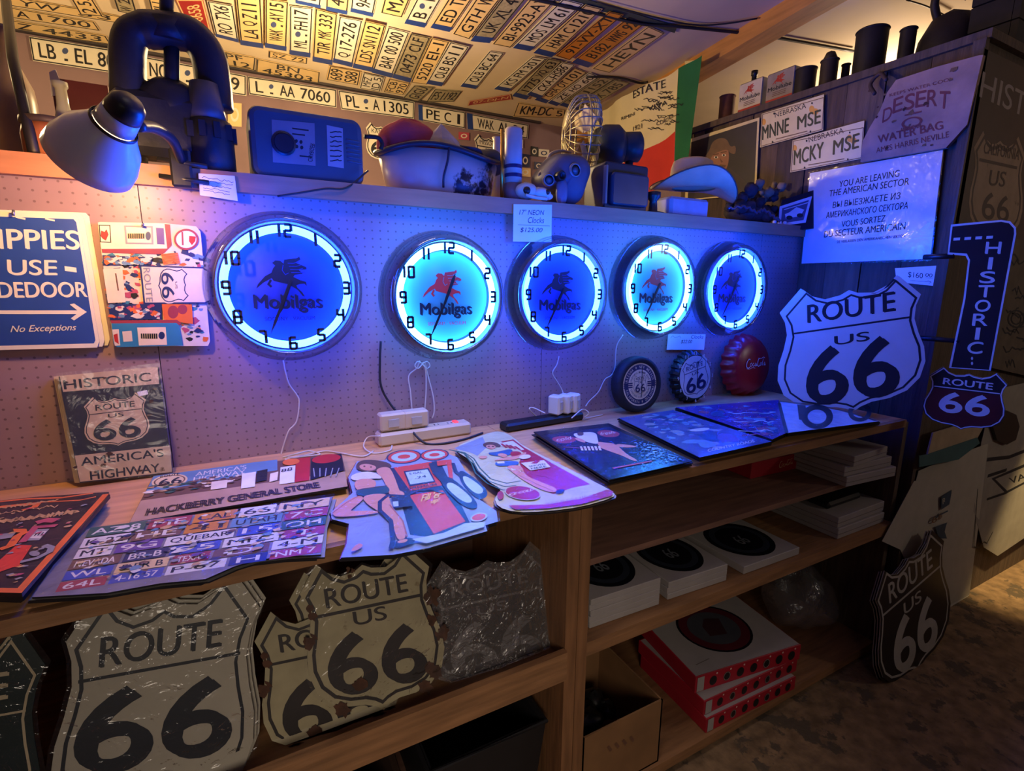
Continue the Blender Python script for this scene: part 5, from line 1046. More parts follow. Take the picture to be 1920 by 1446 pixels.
for r_, row in enumerate(words):
    xs_ = sorted([0]+[(i+1+rr.uniform(-.25, .25))/5 for i in range(4)]+[1])
    for i, t_ in enumerate(row):
        a0, a1 = xs_[i]+.006, xs_[i+1]-.006; c0, c1 = r_/6+.005, (r_+1)/6-.008; mt_ = rr.choice(pal)
        if (r_, i) == (0, 2): mt_ = PLW
        if (r_, i) == (1, 0): mt_ = M('plate_dim_blue', (54, 74, 150), .4)
        A.poly([q(a0, c0), q(a1, c0), q(a1, c1), q(a0, c1)], mt_); fg = INK if mt_ in (PLW, PLC, PLO, SKY) else PLW
        A.text(t_, q(a0+.02, c0+.03), q(a1-.02, c0+.03), q(a0+.02, c1-.03), fg, .02); A.h -= .0002
A.splat(150, [PLW, NAVY, BRN, PLC, SKY, PURP, GREYP, GOLD], .003, .009, 6, [(120, 1100), (590, 1030), (605, 940), (180, 994)])
o = tag(A.done('metal_sign'), 'wavy-edged sign made of many colourful number plates, at the counter front', 'sign'); sleeve(o, out, .0295+A.h, 1.02, amp=.006)
# 3 general store sign
out = [(243, 980), (652, 912), (640, 850), (288, 893)]
stack_under(out, 2, .004, BRN, 'sheet underneath the general store sign', 'sheets under the general store sign', 3)
A = Art(FZ(.022)); A.base(out, M('sign_tan_band', (176, 142, 112), .35), .004, EDGE)
A.poly([(264, 939), (648, 884), (640, 850), (288, 893)], BRN); A.poly([(272, 925), (470, 890), (470, 868), (288, 893)], SKY); A.poly([(470, 890), (520, 882), (520, 862), (470, 868)], SKY)
A.ell((318, 902), 34, 12, M('shield_cream', (222, 196, 140), .4), rot=-.14); A.ell((318, 902), 30, 10, BRN, rin=.9, rot=-.14); A.text('66', (298, 912), (340, 906), (300, 900), INK, .04); A.text('ROUTE', (300, 897), (336, 891), (301, 893), INK, .01)
A.text("AMERICA'S", (366, 894), (462, 880), (368, 886), PLW, .01); A.text('HIGHWAY', (362, 904), (460, 889), (364, 896), PLW, .01)
A.text('HACKBERRY GENERAL STORE', (273, 968), (600, 915), (278, 955), M('sign_dark_letters', (46, 32, 26), .5), .06)
A.splat(70, [BRN, CREAM, RUST, GRN, GOLD], .003, .012, 5, [(276, 934), (460, 902), (460, 888), (285, 910)])
for x0, x1, y0, y1, m_ in [(395, 425, 920, 905, CREAM), (452, 478, 918, 890, WHITE), (524, 552, 910, 878, WHITE), (553, 580, 906, 862, RED), (480, 500, 906, 885, DARK), (505, 520, 906, 890, CREAM)]: A.poly([(x0, y0), (x1, y0-4), (x1+2, y1-4), (x0+2, y1)], m_)
A.poly([(582, 902), (645, 884), (640, 852), (584, 862)], BLACK); A.ell((612, 862), 27, 8, RED, rot=-.12); A.ell((546, 868), 16, 6, ORG, rot=-.1); A.text('88', (527, 888), (548, 884), (528, 882), INK)
for q_ in range(5): A.stroke([(590+10*q_, 896), (588+12*q_, 880)], .003, GREYP)
tag(A.done('metal_sign'), 'flat general store sign with a sky-blue strip, behind the number plate sign', 'sign')
# 4 cut-out sign: a pump and a pin-up drawing
z = zf(440, 660, 3.616); out = zp(z, [(660, 1135), (650, 1090), (800, 955), (770, 850), (830, 742), (1020, 735), (1045, 692), (1150, 668), (1260, 662), (1400, 675), (1510, 715), (1560, 800), (1690, 930), (1660, 1000), (1775, 1080), (1785, 1150), (1700, 1175), (1712, 1215), (1310, 1330), (1080, 1375), (720, 1395), (760, 1300), (775, 1165)])
stack_under(out, 3, .004, M('cutout_edge_red', (120, 44, 44), .4), 'sheet underneath the cut-out sign of a fuel pump', 'sheets under the cut-out pump sign', 5)
A = Art(FZ(.030)); A.base(out, M('cutout_pale_blue', (134, 150, 184), .35), .003, EDGE)
PSK = M('print_skin', (206, 142, 118), .4, noise=.04); PSD = M('print_skin_deep', (160, 92, 76), .4); PRD = M('print_pump_red', (206, 66, 54), .35, noise=.05); PNV = M('print_navy', (24, 42, 78), .35); PTL = M('print_teal', (26, 74, 86), .4); PHR = M('print_hair', (84, 56, 44), .5); SCR = M('print_screen', (172, 196, 206), .35)
P = lambda m_, *pts: A.poly(zp(z, pts), m_)
P(PNV, (1055, 790), (1390, 735), (1600, 1170), (1340, 1260), (1190, 1240), (1120, 990)); P(PRD, (1078, 785), (1335, 745), (1405, 905), (1190, 942)); P(PRD, (1185, 972), (1410, 938), (1565, 1150), (1350, 1235))
for cx_, cy_, s_ in ((1148, 712, 1.0), (1355, 700, .82)):
    c = z(cx_, cy_); A.ell(c, 33*s_, 13*s_, PNV, rot=-.08); A.ell(c, 30*s_, 11.5*s_, PRD, rot=-.08); A.ell(c, 24*s_, 8.5*s_, SCR, rot=-.08); A.ell(c, 12*s_, 4*s_, PRD, rot=-.08)
P(PNV, (1145, 812), (1315, 790), (1362, 885), (1185, 915)); P(SCR, (1158, 820), (1308, 800), (1350, 878), (1192, 902)); A.text('5 GAL', z(1185, 838), z(1275, 825), z(1182, 824), PNV, .01); A.text('.24', z(1225, 866), z(1300, 855), z(1222, 850), PNV, .02)
A.text('PREMIUM', z(1190, 938), z(1372, 910), z(1186, 922), PNV, .02); A.stroke(zp(z, [(1180, 975), (1240, 945), (1330, 938), (1420, 965)]), .006, PNV)
A.text("Fill 'er", z(1262, 1022), z(1400, 990), z(1268, 975), M('print_yellow', (226, 196, 96), .4), .02, .3); A.text('up!', z(1330, 1045), z(1395, 1030), z(1330, 1005), M('print_yellow', (226, 196, 96), .4), .02, .3)
P(PRD, (1370, 745), (1470, 735), (1480, 860), (1455, 870), (1440, 770), (1375, 780))
for tip in ([(1425, 885), (1480, 880), (1600, 985), (1625, 1040), (1560, 1045), (1440, 940)], [(1535, 840), (1575, 840), (1690, 930), (1690, 975), (1640, 985), (1560, 910)]):
    cx_ = sum(p[0] for p in tip)/6; cy_ = sum(p[1] for p in tip)/6; A.poly(chaikin(zp(z, [(cx_+(x-cx_)*1.3, cy_+(y_-cy_)*1.35) for x, y_ in tip]), 2), PNV); A.poly(chaikin(zp(z, [(cx_+(x-cx_)*.92, cy_+(y_-cy_)*.85) for x, y_ in tip]), 2), SCR)
A.stroke(zp(z, [(1330, 760), (1360, 830), (1420, 890)]), .012, PNV); A.stroke(zp(z, [(1480, 760), (1500, 820), (1540, 850)]), .010, PNV); A.ell(z(1655, 1130), 16, 8, SCR, rot=-.2); A.ell(z(1655, 1130), 13, 6, PRD, rot=-.2)
ch = lambda m_, *pts: A.poly(chaikin(zp(z, pts), 2), m_)
ch(PHR, (815, 800), (840, 745), (940, 738), (1055, 760), (1068, 800), (1000, 790), (960, 820), (880, 820)); ch(PSK, (845, 775), (900, 765), (965, 785), (950, 812), (890, 815), (850, 800)); A.ell(z(880, 785), 2, 1.3, PHR); A.ell(z(925, 790), 2, 1.3, PHR); A.stroke(zp(z, [(885, 803), (912, 806)]), .002, PRD)
ch(PSK, (965, 800), (1040, 785), (1075, 830), (1120, 960), (1140, 985), (1090, 1005), (1050, 985), (1010, 870), (960, 830)); ch(PLW, (795, 845), (860, 822), (955, 825), (1010, 872), (930, 868), (820, 885), (785, 870))
ch(PSK, (805, 875), (955, 868), (962, 935), (825, 962)); ch(PTL, (815, 945), (960, 925), (1040, 915), (1058, 975), (840, 998)); A.stroke(zp(z, [(820, 950), (1035, 918)]), .004, PHR)
ch(PSK, (825, 985), (890, 1000), (800, 1075), (780, 1095), (960, 1088), (985, 1108), (700, 1138), (658, 1112), (690, 1065)); ch(PSK, (860, 985), (1045, 968), (1055, 1050), (1130, 1140), (1172, 1275), (1105, 1300), (1075, 1190), (985, 1100), (890, 1040))
A.stroke(zp(z, [(660, 1110), (760, 1035), (840, 990)]), .003, PSD); A.stroke(zp(z, [(1050, 1050), (1140, 1160), (1170, 1270)]), .003, PSD); ch(PNV, (1090, 1300), (1200, 1268), (1235, 1310), (1100, 1345), (1075, 1330)); ch(PSK, (1095, 1315), (1120, 1290), (1180, 1285), (1160, 1310)); ch(PSK, (1060, 970), (1130, 950), (1160, 985), (1120, 1005)); ch(PSK, (780, 1370), (840, 1310), (880, 1330), (820, 1370))
A.stroke(zp(z, [(1150, 990), (1040, 985), (985, 1030), (985, 1090), (1060, 1160), (1075, 1290), (1060, 1350)]), .009, PNV); P(PNV, (1060, 1000), (1190, 985), (1210, 1060), (1090, 1075)); P(SCR, (1072, 1032), (1110, 1028), (1112, 1062), (1078, 1066))
P(SCR, (1200, 1290), (1420, 1245), (1560, 1180), (1700, 1170), (1690, 1205), (1300, 1318))
o = tag(A.done('metal_sign'), 'cut-out sign of a pin-up drawing beside a red fuel pump, lying at the counter front', 'sign'); sleeve(o, out, .0315+A.h, 1.03, amp=.008)
# 5 cut-out bottle-shaped sign
z = zf(840, 800, 6); out = chaikin(zp(z, [(40, 245), (400, 85), (600, 45), (745, 125), (840, 215), (1250, 420), (1690, 640), (1880, 745), (1860, 800), (1500, 905), (1100, 955), (760, 965), (560, 905), (520, 800), (620, 715), (440, 610), (330, 480), (270, 390)]), 1)
CREM = M('sign_cream_green', (190, 190, 152), .3); DPR = M('sign_deep_red', (160, 32, 48), .3, noise=.06)
stack_under(out, 3, .004, M('cutout_edge_cream', (150, 128, 120), .35), 'sheet underneath the cut-out cream sign', 'sheets under the cut-out cream sign', 7)
A = Art(FZ(.030)); A.base(out, CREM, .003, EDGE)
P = lambda m_, *pts: A.poly(zp(z, pts), m_); ch = lambda m_, *pts: A.poly(chaikin(zp(z, pts), 2), m_)
P(M('sign_blue_grey', (130, 144, 164), .35), (70, 245), (390, 115), (440, 230), (330, 330), (270, 300)); P(DPR, (590, 170), (735, 145), (850, 232), (1200, 430), (1600, 650), (1400, 690), (1180, 760), (860, 560), (800, 400), (860, 300), (740, 230))
for off in (0, 26, 52): A.stroke(zp(z, [(20-off*.2, 262), (180, 290+off*.3), (290-off*.5, 360+off), (360-off, 470+off), (480-off*.7, 590+off), (660-off, 640+off*1.4), (820-off*2, 612+off*2)]), .004, GRN)
P(M('sign_pale_lettering', (196, 200, 186), .35), (545, 195), (730, 162), (860, 262), (790, 272), (700, 210), (600, 222)); 
for k in range(4): A.stroke(zp(z, [(600+50*k, 195+10*k), (660+50*k, 240+8*k)]), .008, DPR)
ch(PHR, (380, 205), (440, 175), (540, 180), (600, 215), (580, 240), (500, 225), (430, 245)); ch(PSK, (420, 215), (500, 205), (550, 235), (500, 262), (440, 250)); A.ell(z(460, 228), 2.5, 1.2, PHR); A.ell(z(505, 230), 2.5, 1.2, PHR); A.stroke(zp(z, [(455, 246), (490, 248)]), .003, DPR)
ch(M('sign_blouse_blue', (36, 84, 140), .35), (435, 300), (560, 290), (720, 250), (730, 310), (640, 340), (500, 335)); ch(DPR, (690, 285), (820, 285), (830, 340), (720, 355)); ch(PSK, (330, 345), (430, 330), (450, 355), (380, 375)); ch(PSK, (490, 395), (640, 350), (780, 340), (870, 290), (890, 310), (780, 380), (620, 385)); ch(PSK, (540, 330), (600, 300), (680, 330), (640, 360))
ch(M('sign_skirt_blue', (54, 100, 160), .35), (520, 410), (640, 395), (790, 395), (800, 440), (650, 452), (545, 452)); P(PLW, (545, 405), (630, 398), (640, 420), (560, 425))
ch(PSK, (640, 450), (830, 440), (865, 560), (1060, 640), (1240, 710), (1190, 765), (1000, 700), (840, 610), (720, 520)); A.stroke(zp(z, [(800, 560), (1000, 660), (1190, 740)]), .003, PSD)
P(PLW, (820, 420), (1080, 388), (1155, 465), (930, 505)); P(DPR, (930, 425), (990, 395), (1040, 398), (990, 430)); A.text('SERVED', z(915, 470), z(1100, 440), z(905, 452), GRN, .03); A.text('HERE', z(940, 495), z(1110, 468), z(930, 477), GRN, .03); A.ell(z(865, 352), 11, 4, PLW, rot=-.1)
A.ell(z(840, 762), 34, 13, CREM, rot=.13); A.ell(z(840, 762), 32, 12, DPR, rot=.13); A.text('ICE COLD', z(680, 800), z(960, 735), z(690, 772), PLW, .05)
P(DPR, (680, 905), (1100, 895), (1500, 830), (1790, 725), (1860, 745), (1840, 795), (1500, 890), (1100, 940), (760, 950)); A.ell(z(590, 790), 6, 8, DPR); A.text('REFRESHING', z(1100, 905), z(1680, 795), z(1095, 880), M('sign_rose_text', (170, 120, 160), .35), .02); ch(PNV, (1190, 760), (1260, 720), (1330, 730), (1260, 770))
o = tag(A.done('metal_sign'), 'cut-out cream and red sign with a round disc, left of the navy sign', 'sign'); sleeve(o, out, .0315+A.h, 1.01, amp=.006)
# 6 navy sign, 7 grey-blue sign, 8 violet sign, 9 white shield sign
z = zf(800, 720, 3.84); out = zp(z, [(770, 345), (1310, 283), (1912, 556), (1310, 692)])
stack_under(out, 4, .004, GLOSSK, 'sheet underneath the navy sign with the lying pin-up drawing', 'sheets under the navy sign', 4)
A = Art(FZ(.037)); A.base(out, GLOSSK, .003, EDGE); P = lambda m_, *pts: A.poly(zp(z, pts), m_); ch = lambda m_, *pts: A.poly(chaikin(zp(z, pts), 2), m_)
P(M('sign_deep_navy', (18, 34, 76), .2), (850, 370), (1310, 308), (1860, 552), (1300, 665)); ch(PINKP, (885, 395), (960, 372), (1080, 385), (1070, 420), (960, 432)); ch(PINKP, (1215, 345), (1290, 328), (1400, 352), (1370, 385), (1260, 382)); A.text('cold', z(935, 415), z(1040, 400), z(935, 392), PLW, -.01); A.text('fresh', z(1250, 372), z(1350, 358), z(1250, 350), PLW, -.01)
ch(PLW, (1040, 362), (1110, 350), (1220, 348), (1232, 400), (1240, 440), (1130, 415)); ch(PSK, (1225, 415), (1290, 425), (1360, 430), (1440, 510), (1520, 550), (1500, 562), (1400, 515), (1290, 478), (1240, 455)); ch(PSK, (1060, 385), (1130, 400), (1150, 430), (1080, 410)); ch(PSK, (1360, 432), (1450, 440), (1530, 455), (1450, 462), (1370, 455)); ch(PHR, (1080, 350), (1130, 348), (1130, 372), (1090, 378))
for k in range(6): A.stroke(zp(z, [(1110+26*k, 452), (1122+26*k, 482)]), .007, PLW)
A.stroke(zp(z, [(985, 458), (1110, 466), (1260, 470)]), .003, PINK); A.stroke(zp(z, [(1340, 612), (1620, 560)]), .008, PINK); A.splat(150, [M('pale_blue_fleck', (150, 190, 214), .2), TEAL], .0015, .005, 5, zp(z, [(1560, 600), (1850, 552), (1640, 450), (1500, 420)]))
o = tag(A.done('metal_sign'), 'navy sign with a lying pin-up drawing on a striped towel', 'sign'); sleeve(o, out, .0385+A.h, 1.01)
def sheet(out, gm, paint, label, n, glab, group, h=.004):
    stack_under(out, n, h, GLOSSK, glab, group, 3); hh = h+.0075*n+.004; A = Art(FZ(hh)); A.base(out, gm, .003, EDGE); paint(A); o = tag(A.done('metal_sign'), label, 'sign'); sleeve(o, out, hh+A.h+.0015, 1.01, amp=.006)
def art7(A):
    ch = lambda m_, *pts: A.poly(chaikin(list(pts), 2), m_); z = zf(1240, 740, 4.571)
    A.splat(90, [SKY, NAVY, GREYP, PURP], .006, .022, 3, [(1185, 784), (1262, 773), (1425, 828), (1315, 849)]); ch(PLW, z(230, 300), z(420, 280), z(400, 310), z(260, 320)); ch(PURP, z(480, 330), z(620, 340), z(700, 410), z(480, 400)); ch(NAVY, z(330, 330), z(460, 300), z(480, 400), z(380, 420)); ch(SKY, z(300, 380), z(420, 400), z(500, 440), z(340, 470))
    A.text('COUNTRY ROADS', z(400, 495), z(800, 410), z(395, 472), PLW, .02)
sheet([(1160, 784), (1262, 769), (1447, 828), (1312, 858)], M('sign_steel_blue', (74, 86, 128), .2, noise=.2), art7, 'steel-blue glossy sign between the navy sign and the violet sign on the counter', 4, 'sheet underneath the steel-blue glossy sign', 'sheets under the steel-blue sign')
def art8(A):
    z = zf(1240, 740, 4.571); A.splat(60, [PINKP, PURP, SKY, NAVY], .008, .025, 9, [(1295, 765), (1450, 754), (1455, 808), (1440, 816)])
    for k in range(7): A.stroke(zp(z, squig(560+20*k, 960, 120+38*k, 8, 9, k)), .007, PLW if k % 2 else PINKP)
    A.poly(chaikin(zp(z, [(420, 150), (530, 130), (540, 190), (430, 190)]), 2), NAVY)
sheet([(1268, 764), (1460, 750), (1474, 812), (1448, 824)], M('sign_violet', (70, 48, 132), .2, noise=.25), art8, 'violet streaked glossy sign in front of the red bottle-cap disc', 4, 'sheet underneath the violet streaked sign', 'sheets under the violet sign')
def art9(A):
    z = zf(1240, 740, 4.571); A.ell(z(1335, 190), 30, 23, ABK, rin=.58); A.ell(z(1700, 150), 22, 18, ABK, rin=.6); A.stroke(zp(z, [(1010, 70), (1040, 200), (1075, 330)]), .012, ABK); A.stroke(zp(z, [(1000, 60), (1300, 80), (1560, 140), (1840, 225)]), .012, ABK); A.stroke(zp(z, [(1200, 90), (1220, 220)]), .03, ABK)
sheet([(1462, 753), (1570, 769), (1648, 790), (1476, 812)], M('sign_white_lying', (190, 192, 204), .18), art9, 'white highway shield sign lying flat in front of the big standing shield', 4, 'sheet underneath the lying white shield sign', 'sheets under the lying white sign')
# ------------------------------------------------------------------ power strips, chargers and cords
BEI = M('beige_plastic', (196, 178, 154), .5, noise=.03); CHW = M('charger_white', (214, 206, 194), .45, noise=.03)
def strip_box(p0, p1, wd, ht, mat, t, nm):
    d = (p1-p0); L = d.length; d.normalize(); n = Vector((-d.y, d.x, 0)); m = Matrix(((d.x, n.x, 0, p0.x), (d.y, n.y, 0, p0.y), (0, 0, 1, p0.z), (0, 0, 0, 1)))
    b = B(); b.box((0, -wd/2, 0), (L, wd/2, ht), mat, .008, m); return b.done(nm, t), m, L
def outlets(m, L, n, ht, t, mat, x0=.18):
    for k in range(n):
        b = B(); x = x0*L+(L*(.78-x0))*k/max(1, n-1)
        for dx in (-.007, .007): b.box((x+dx-.0015, -.006, ht-.001), (x+dx+.0015, .006, ht+.0006), BLACK, 0, m)
        b.done('outlet', t)
def brick(p, s, label, yaw=0.2, mat=None):
    t = thing('charger', label, 'charger', p, 'white plug-in chargers'); m = T(p, (0, 0, yaw)); b = B(); b.box((-s[0]/2, -s[1]/2, .004), (s[0]/2, s[1]/2, s[2]), mat or CHW, .006, m); BD = b.done('body', t)
    b = B(); b.box((-s[0]*.2, -s[1]/2-.004, s[2]*.3), (s[0]*.2, -s[1]/2+.002, s[2]*.7), M('charger_label', (176, 172, 168), .6), 0, m); b.done('label', BD); return t
p0 = PZ(716, 846, CZ); p1 = PZ(905, 828, CZ); p0.y = -.062; p1.y = -.055; p0.z = p1.z = CZ
t = thing('power_strip', 'beige power strip with a red switch light, below the second neon clock', 'power strip', (p0+p1)/2); o, m, L = strip_box(p0, p1, .06, .045, BEI, t, 'housing'); outlets(m, L, 5, .045, o, BEI)
b = B(); b.box((L*.82, -.012, .044), (L*.87, .012, .050), M_emit('red_switch_light', (1, .05, .06), 1.2), .002, m); b.done('switch', t, 'glowing red switch')
for px, lab in ((735, 'left beige charger on the beige power strip'), (784, 'right beige charger on the beige power strip')):
    q = PZ(px, 830, CZ); q.y = -.058; q.z = CZ+.045; brick(q, (.088, .048, .062), lab, .02, BEI)
p0 = PZ(948, 812, CZ); p1 = PZ(1100, 790, CZ); p0.y = -.10; p1.y = -.075; p0.z = p1.z = CZ
t = thing('power_strip', 'black power strip under the middle neon clock', 'power strip', (p0+p1)/2); o, m, L = strip_box(p0, p1, .06, .032, BLACK, t, 'housing'); outlets(m, L, 4, .032, o, BLACK, .1)
b = B(); b.box((L*.84, -.012, .031), (L*.9, .012, .036), DARK, .002, m); b.done('switch', t)
for k, px in enumerate((1034, 1058, 1076)):
    q = PZ(px, 790, CZ); q.y = -.088; q.z = CZ+.032; brick(q, (.042, .05, .078), ['leftmost', 'middle', 'rightmost'][k]+' of three white chargers on the black power strip', .5)
CRD = M('cream_cord', (206, 194, 178), .6, noise=.02)
def cord(pts, label, mat=None, r_=.0024):
    b = B(); b.tube(spline(pts, 8), r_, mat or CRD, 6); tag(b.done('cord'), label, 'cord', 'clock cords and power cords')
K = lambda x, y, d=-.012: PY(x, y, d); z = zf(440, 660, 3.616); G = lambda x, y, h=.004: PZ(x, y, CZ+h)
cord([K(531, 676), K(*z(345, 140)), K(*z(370, 220)), K(*z(420, 290)), K(*z(437, 340)), K(*z(420, 470)), K(*z(370, 530)), K(*z(345, 590)), K(*z(318, 680)), K(528, 856, -.02), G(545, 858), G(575, 853), G(610, 846), G(640, 850), G(680, 856), G(700, 846)], 'cream cord hanging from the leftmost neon clock down to the counter')
cord([G(530, 858, .008), G(560, 850, .02), G(580, 846, .01), G(600, 852), G(570, 856), G(535, 862), G(560, 864)], 'cream cord bundled with a tie behind the general store sign')
for k, pts in enumerate([[(1255, 60), (1235, 110), (1180, 165), (1192, 280), (1205, 430)], [(1275, 70), (1295, 130), (1297, 270), (1285, 430)], [(1290, 75), (1310, 160), (1345, 300), (1352, 400), (1340, 450)]]):
    cord([K(*z(*p)) for p in pts], ['left', 'middle', 'right'][k]+' cream cord hanging from the white-lit clock to the beige power strip')
b = B()
for s_ in (-1, 1): b.tube(spline([K(792, 682, -.02), K(792+s_*9, 678, -.022), K(792+s_*14, 686, -.02), K(792+s_*8, 691, -.02), K(792, 683, -.02)], 6), .002, CRD, 6)
tag(b.done('cord_tie'), 'cream cord tied in a bow below the second neon clock', 'cord')
cord([K(714, 640), K(*z(985, 60)), K(*z(992, 230)), K(*z(1060, 360)), K(*z(1150, 460), -.035), K(*z(1230, 570), -.10), G(800, 832), G(830, 832), G(870, 824), G(905, 812)], 'black cord running down the pegboard and across the beige power strip', M('black_cable', (30, 28, 30), .6), .004)
cord([K(1048, 668), K(1044, 684), K(1036, 700), K(1046, 718), K(1055, 735), K(1059, 757, -.06)], 'cream cord hanging from the middle neon clock')
cord([K(1168, 628), K(1156, 650), K(1153, 690), K(1146, 704), K(1134, 712), K(1122, 735), K(1105, 752), K(1098, 762, -.05)], 'cream cord hanging from the fourth neon clock')
cord([G(1072, 784, .06), G(1092, 768, .05), G(1104, 775, .03), G(1096, 784, .01), G(1120, 780), G(1130, 778)], 'loose cream cord right of the white chargers'); cord([G(1022, 775, .06), K(1000, 765, -.08), K(993, 768, -.09), G(1010, 784, .02), G(1024, 786, .01)], 'looped cream cord left of the white chargers')
cord([G(712, 818, .05), G(690, 820, .03), G(682, 838, .01), G(700, 850), G(730, 845), G(735, 836, .01)], 'cream cord looped at the left end of the beige power strip')
# ------------------------------------------------------------------ shield signs on the left lower shelf
SGR = M('shield_warm_white', (164, 157, 142), .3, noise=.05); DGN = M('shield_dark_green', (22, 36, 36), .3, noise=.1); SBD = M('shield_blue_black', (20, 24, 34), .4)
RSC = M('shield_aged_cream', (158, 148, 118), .35, noise=.14, rgb2=(126, 112, 84), thr=.64, scale=16); RSB = M('shield_worn_black', (40, 34, 34), .5, noise=.3)
FL = lambda k=0: Fr((0, -.622+.014*k, .628), (1, 0, 0), (0, .24, 1))
def low_shield(fr, c, U, V, bg, fg, label, group=None, rusty=0, sl=None, **kw):
    A = Art(fr); m = shield_art(A, c, U, V, bg, fg, **kw)
    if rusty:
        for x, y, r_ in [(-.86, .40, .07), (-.90, .05, .08), (.93, .30, .11), (1.0, -.2, .08), (.80, -.62, .12), (.62, -.80, .10), (-.62, -.86, .11), (-.30, -.62, .09), (-.2, .8, .04), (.9, .02, .06)][:rusty]:
            rr = random.Random(int(x*100)); 
            for k in range(5): cx_, cy_ = m(x+rr.uniform(-.06, .06), y+rr.uniform(-.06, .06)); q_ = [r_*rr.uniform(.3, 1.0) for _ in range(13)]; A.poly([(cx_+abs(U[0])*q_[i]*math.cos(2*pi*i/13), cy_+abs(V[1])*q_[i]*math.sin(2*pi*i/13)) for i in range(13)], RUST)
    A.v = [(p[0], p[1], max(p[2], .6265)) for p in A.v]; o = tag(A.done('shield_sign'), label, 'sign', group)
    if sl:
        S = Art(Fr(fr.w(0, 0, .004), fr.U, fr.V)); S.h = 0; q = [m(x*1.06, y*1.04) for x, y in shield_pts()]; S.poly(q, sl); S.v = [(p[0], p[1], max(p[2], .627)) for p in S.v]; S.done('plastic_sleeve', o, 'clear plastic sleeve')
    return o
SLV2 = M_glass('plastic_sleeve_shiny', gloss=.012, rough=.12, bump=.35, scale=26, body=.012)
low_shield(FL(0), (-110, 1440), (190, -34), (20, -243), DGN, M('line_cream', (176, 160, 130), .5), 'dark green shield sign at the left end of the lower shelf', sl=SLV2, rim=.03)
low_shield(FL(1), (-114, 1432), (190, -34), (20, -243), DGN, M('line_cream', (176, 160, 130), .5), 'second dark green shield behind the first at the left end of the lower shelf', rim=.03)
for k in (2, 1, 0):
    low_shield(FL(k), (292+6*k, 1332-9*k), (190, -34), (20, -243), SGR, SBD, 'large clean white Route 66 shield, front of its stack on the lower shelf' if k == 0 else 'white shield edge showing behind the large clean white shield', None if k == 0 else 'white shields stacked behind the front one', us=False, ny=(-.42, .24), nw=.76, rim=.035, inset=.885, ry=(.41, .645), bold=.03, sl=SLV2 if k == 0 else None)
low_shield(FL(2.2), (613, 1274), (127, -27), (-22, -146), RSC, RSB, 'aged cream shield with rust blots, partly hidden behind the other rusty shield', rusty=8, rim=.04, inset=.90, sl=None)
for k in (3, 2): low_shield(FL(k+1.3), (640+14*k, 1200-4*k), (118, -25), (-20, -136), RSC, RSB, 'aged shield edge at the back of the rusty shields', 'rusty shields at the back', rim=.04)
low_shield(FL(.8), (698, 1185), (127, -27), (-22, -146), RSC, RSB, 'aged cream Route 66 shield with rust blots in plastic, front of the rusty pair', rusty=10, rim=.045, inset=.90, bold=.03, ry=(.41, .66), usy=(.12, .30), sl=SLV2)
DKS2 = M('shield_dark_brown', (44, 34, 34), .35, noise=.3); DKL = M('shield_dim_grey', (96, 90, 92), .4, noise=.2)
low_shield(FL(2.4), (925, 1165), (118, -26), (-14, -128), DKS2, DKL, 'dark brown shield wrapped in shiny plastic beside the counter divider', rim=.03, sl=M_glass('plastic_wrap_grey', gloss=.06, rough=.18, bump=1.0, scale=26, body=.06))
# dark bins under the lower shelf
BIN = M('dark_plastic_bin', (26, 26, 30), .5); 
def bin_(x0, x1, y0, y1, z0, z1, label, mat):
    t = thing('storage_bin', label, 'bin', ((x0+x1)/2, (y0+y1)/2, z0)); b = B(); e = .012; ins = .03
    outer = [(x0+ins, y0+ins, z0), (x1-ins, y0+ins, z0), (x1-ins, y1-ins, z0), (x0+ins, y1-ins, z0), (x0, y0, z1), (x1, y0, z1), (x1, y1, z1), (x0, y1, z1)]
    inner = [(x0+e, y0+e, z1), (x1-e, y0+e, z1), (x1-e, y1-e, z1), (x0+e, y1-e, z1), (x0+ins+e, y0+ins+e, z0+.01), (x1-ins-e, y0+ins+e, z0+.01), (x1-ins-e, y1-ins-e, z0+.01), (x0+ins+e, y1-ins-e, z0+.01)]
    b.add(outer+inner, [[3, 2, 1, 0], [0, 1, 5, 4], [1, 2, 6, 5], [2, 3, 7, 6], [3, 0, 4, 7], [4, 5, 9, 8], [5, 6, 10, 9], [6, 7, 11, 10], [7, 4, 8, 11], [9, 13, 12, 8][::-1], [10, 14, 13, 9][::-1], [11, 15, 14, 10][::-1], [8, 12, 15, 11][::-1], [12, 13, 14, 15]], mat); b.done('body', t)
    b = B(); b.tube([(x0, y0, z1), (x1, y0, z1), (x1, y1, z1), (x0, y1, z1)], .008, mat, 6, closed=True, smooth=False); b.done('rim', t); return t
bin_(.34, .70, -.62, -.12, .055, .40, 'dark plastic bin under the lower shelf, beside the divider', BIN); bin_(-.12, .28, -.60, -.12, .055, .36, 'dark bin under the lower shelf, below the rusty shields', M('brown_bin', (58, 40, 32), .6))
# ------------------------------------------------------------------ boxes in the right shelving unit
BXW = M('white_card_box', (158, 152, 150), .7, noise=.05); BXE = M('box_seam', (120, 112, 108), .7)
def pbox(name, label, cat, a, bq, z0, h, depth, mat, group=None, yaw=0.0, lid=True):
    """box whose front foot runs between two picks on the shelf at height z0"""
    p = PZ(*a, z0); q = PZ(*bq, z0); d = (q-p); L = d.length; d.normalize(); n = Vector((-d.y, d.x, 0)); m = Matrix(((d.x, n.x, 0, p.x), (d.y, n.y, 0, p.y), (0, 0, 1, z0+.0005), (0, 0, 0, 1)))
    t = thing(name, label, cat, p, group); b = B(); b.box((0, 0, 0), (L, depth, h), mat, .002, m); BD = b.done('body', t)
    if lid: b = B(); b.box((-.0012, -.0012, h*.42), (L+.0012, depth+.0012, h*.46), BXE, 0, m); b.done('lid_seam', BD)
    return t, m, L
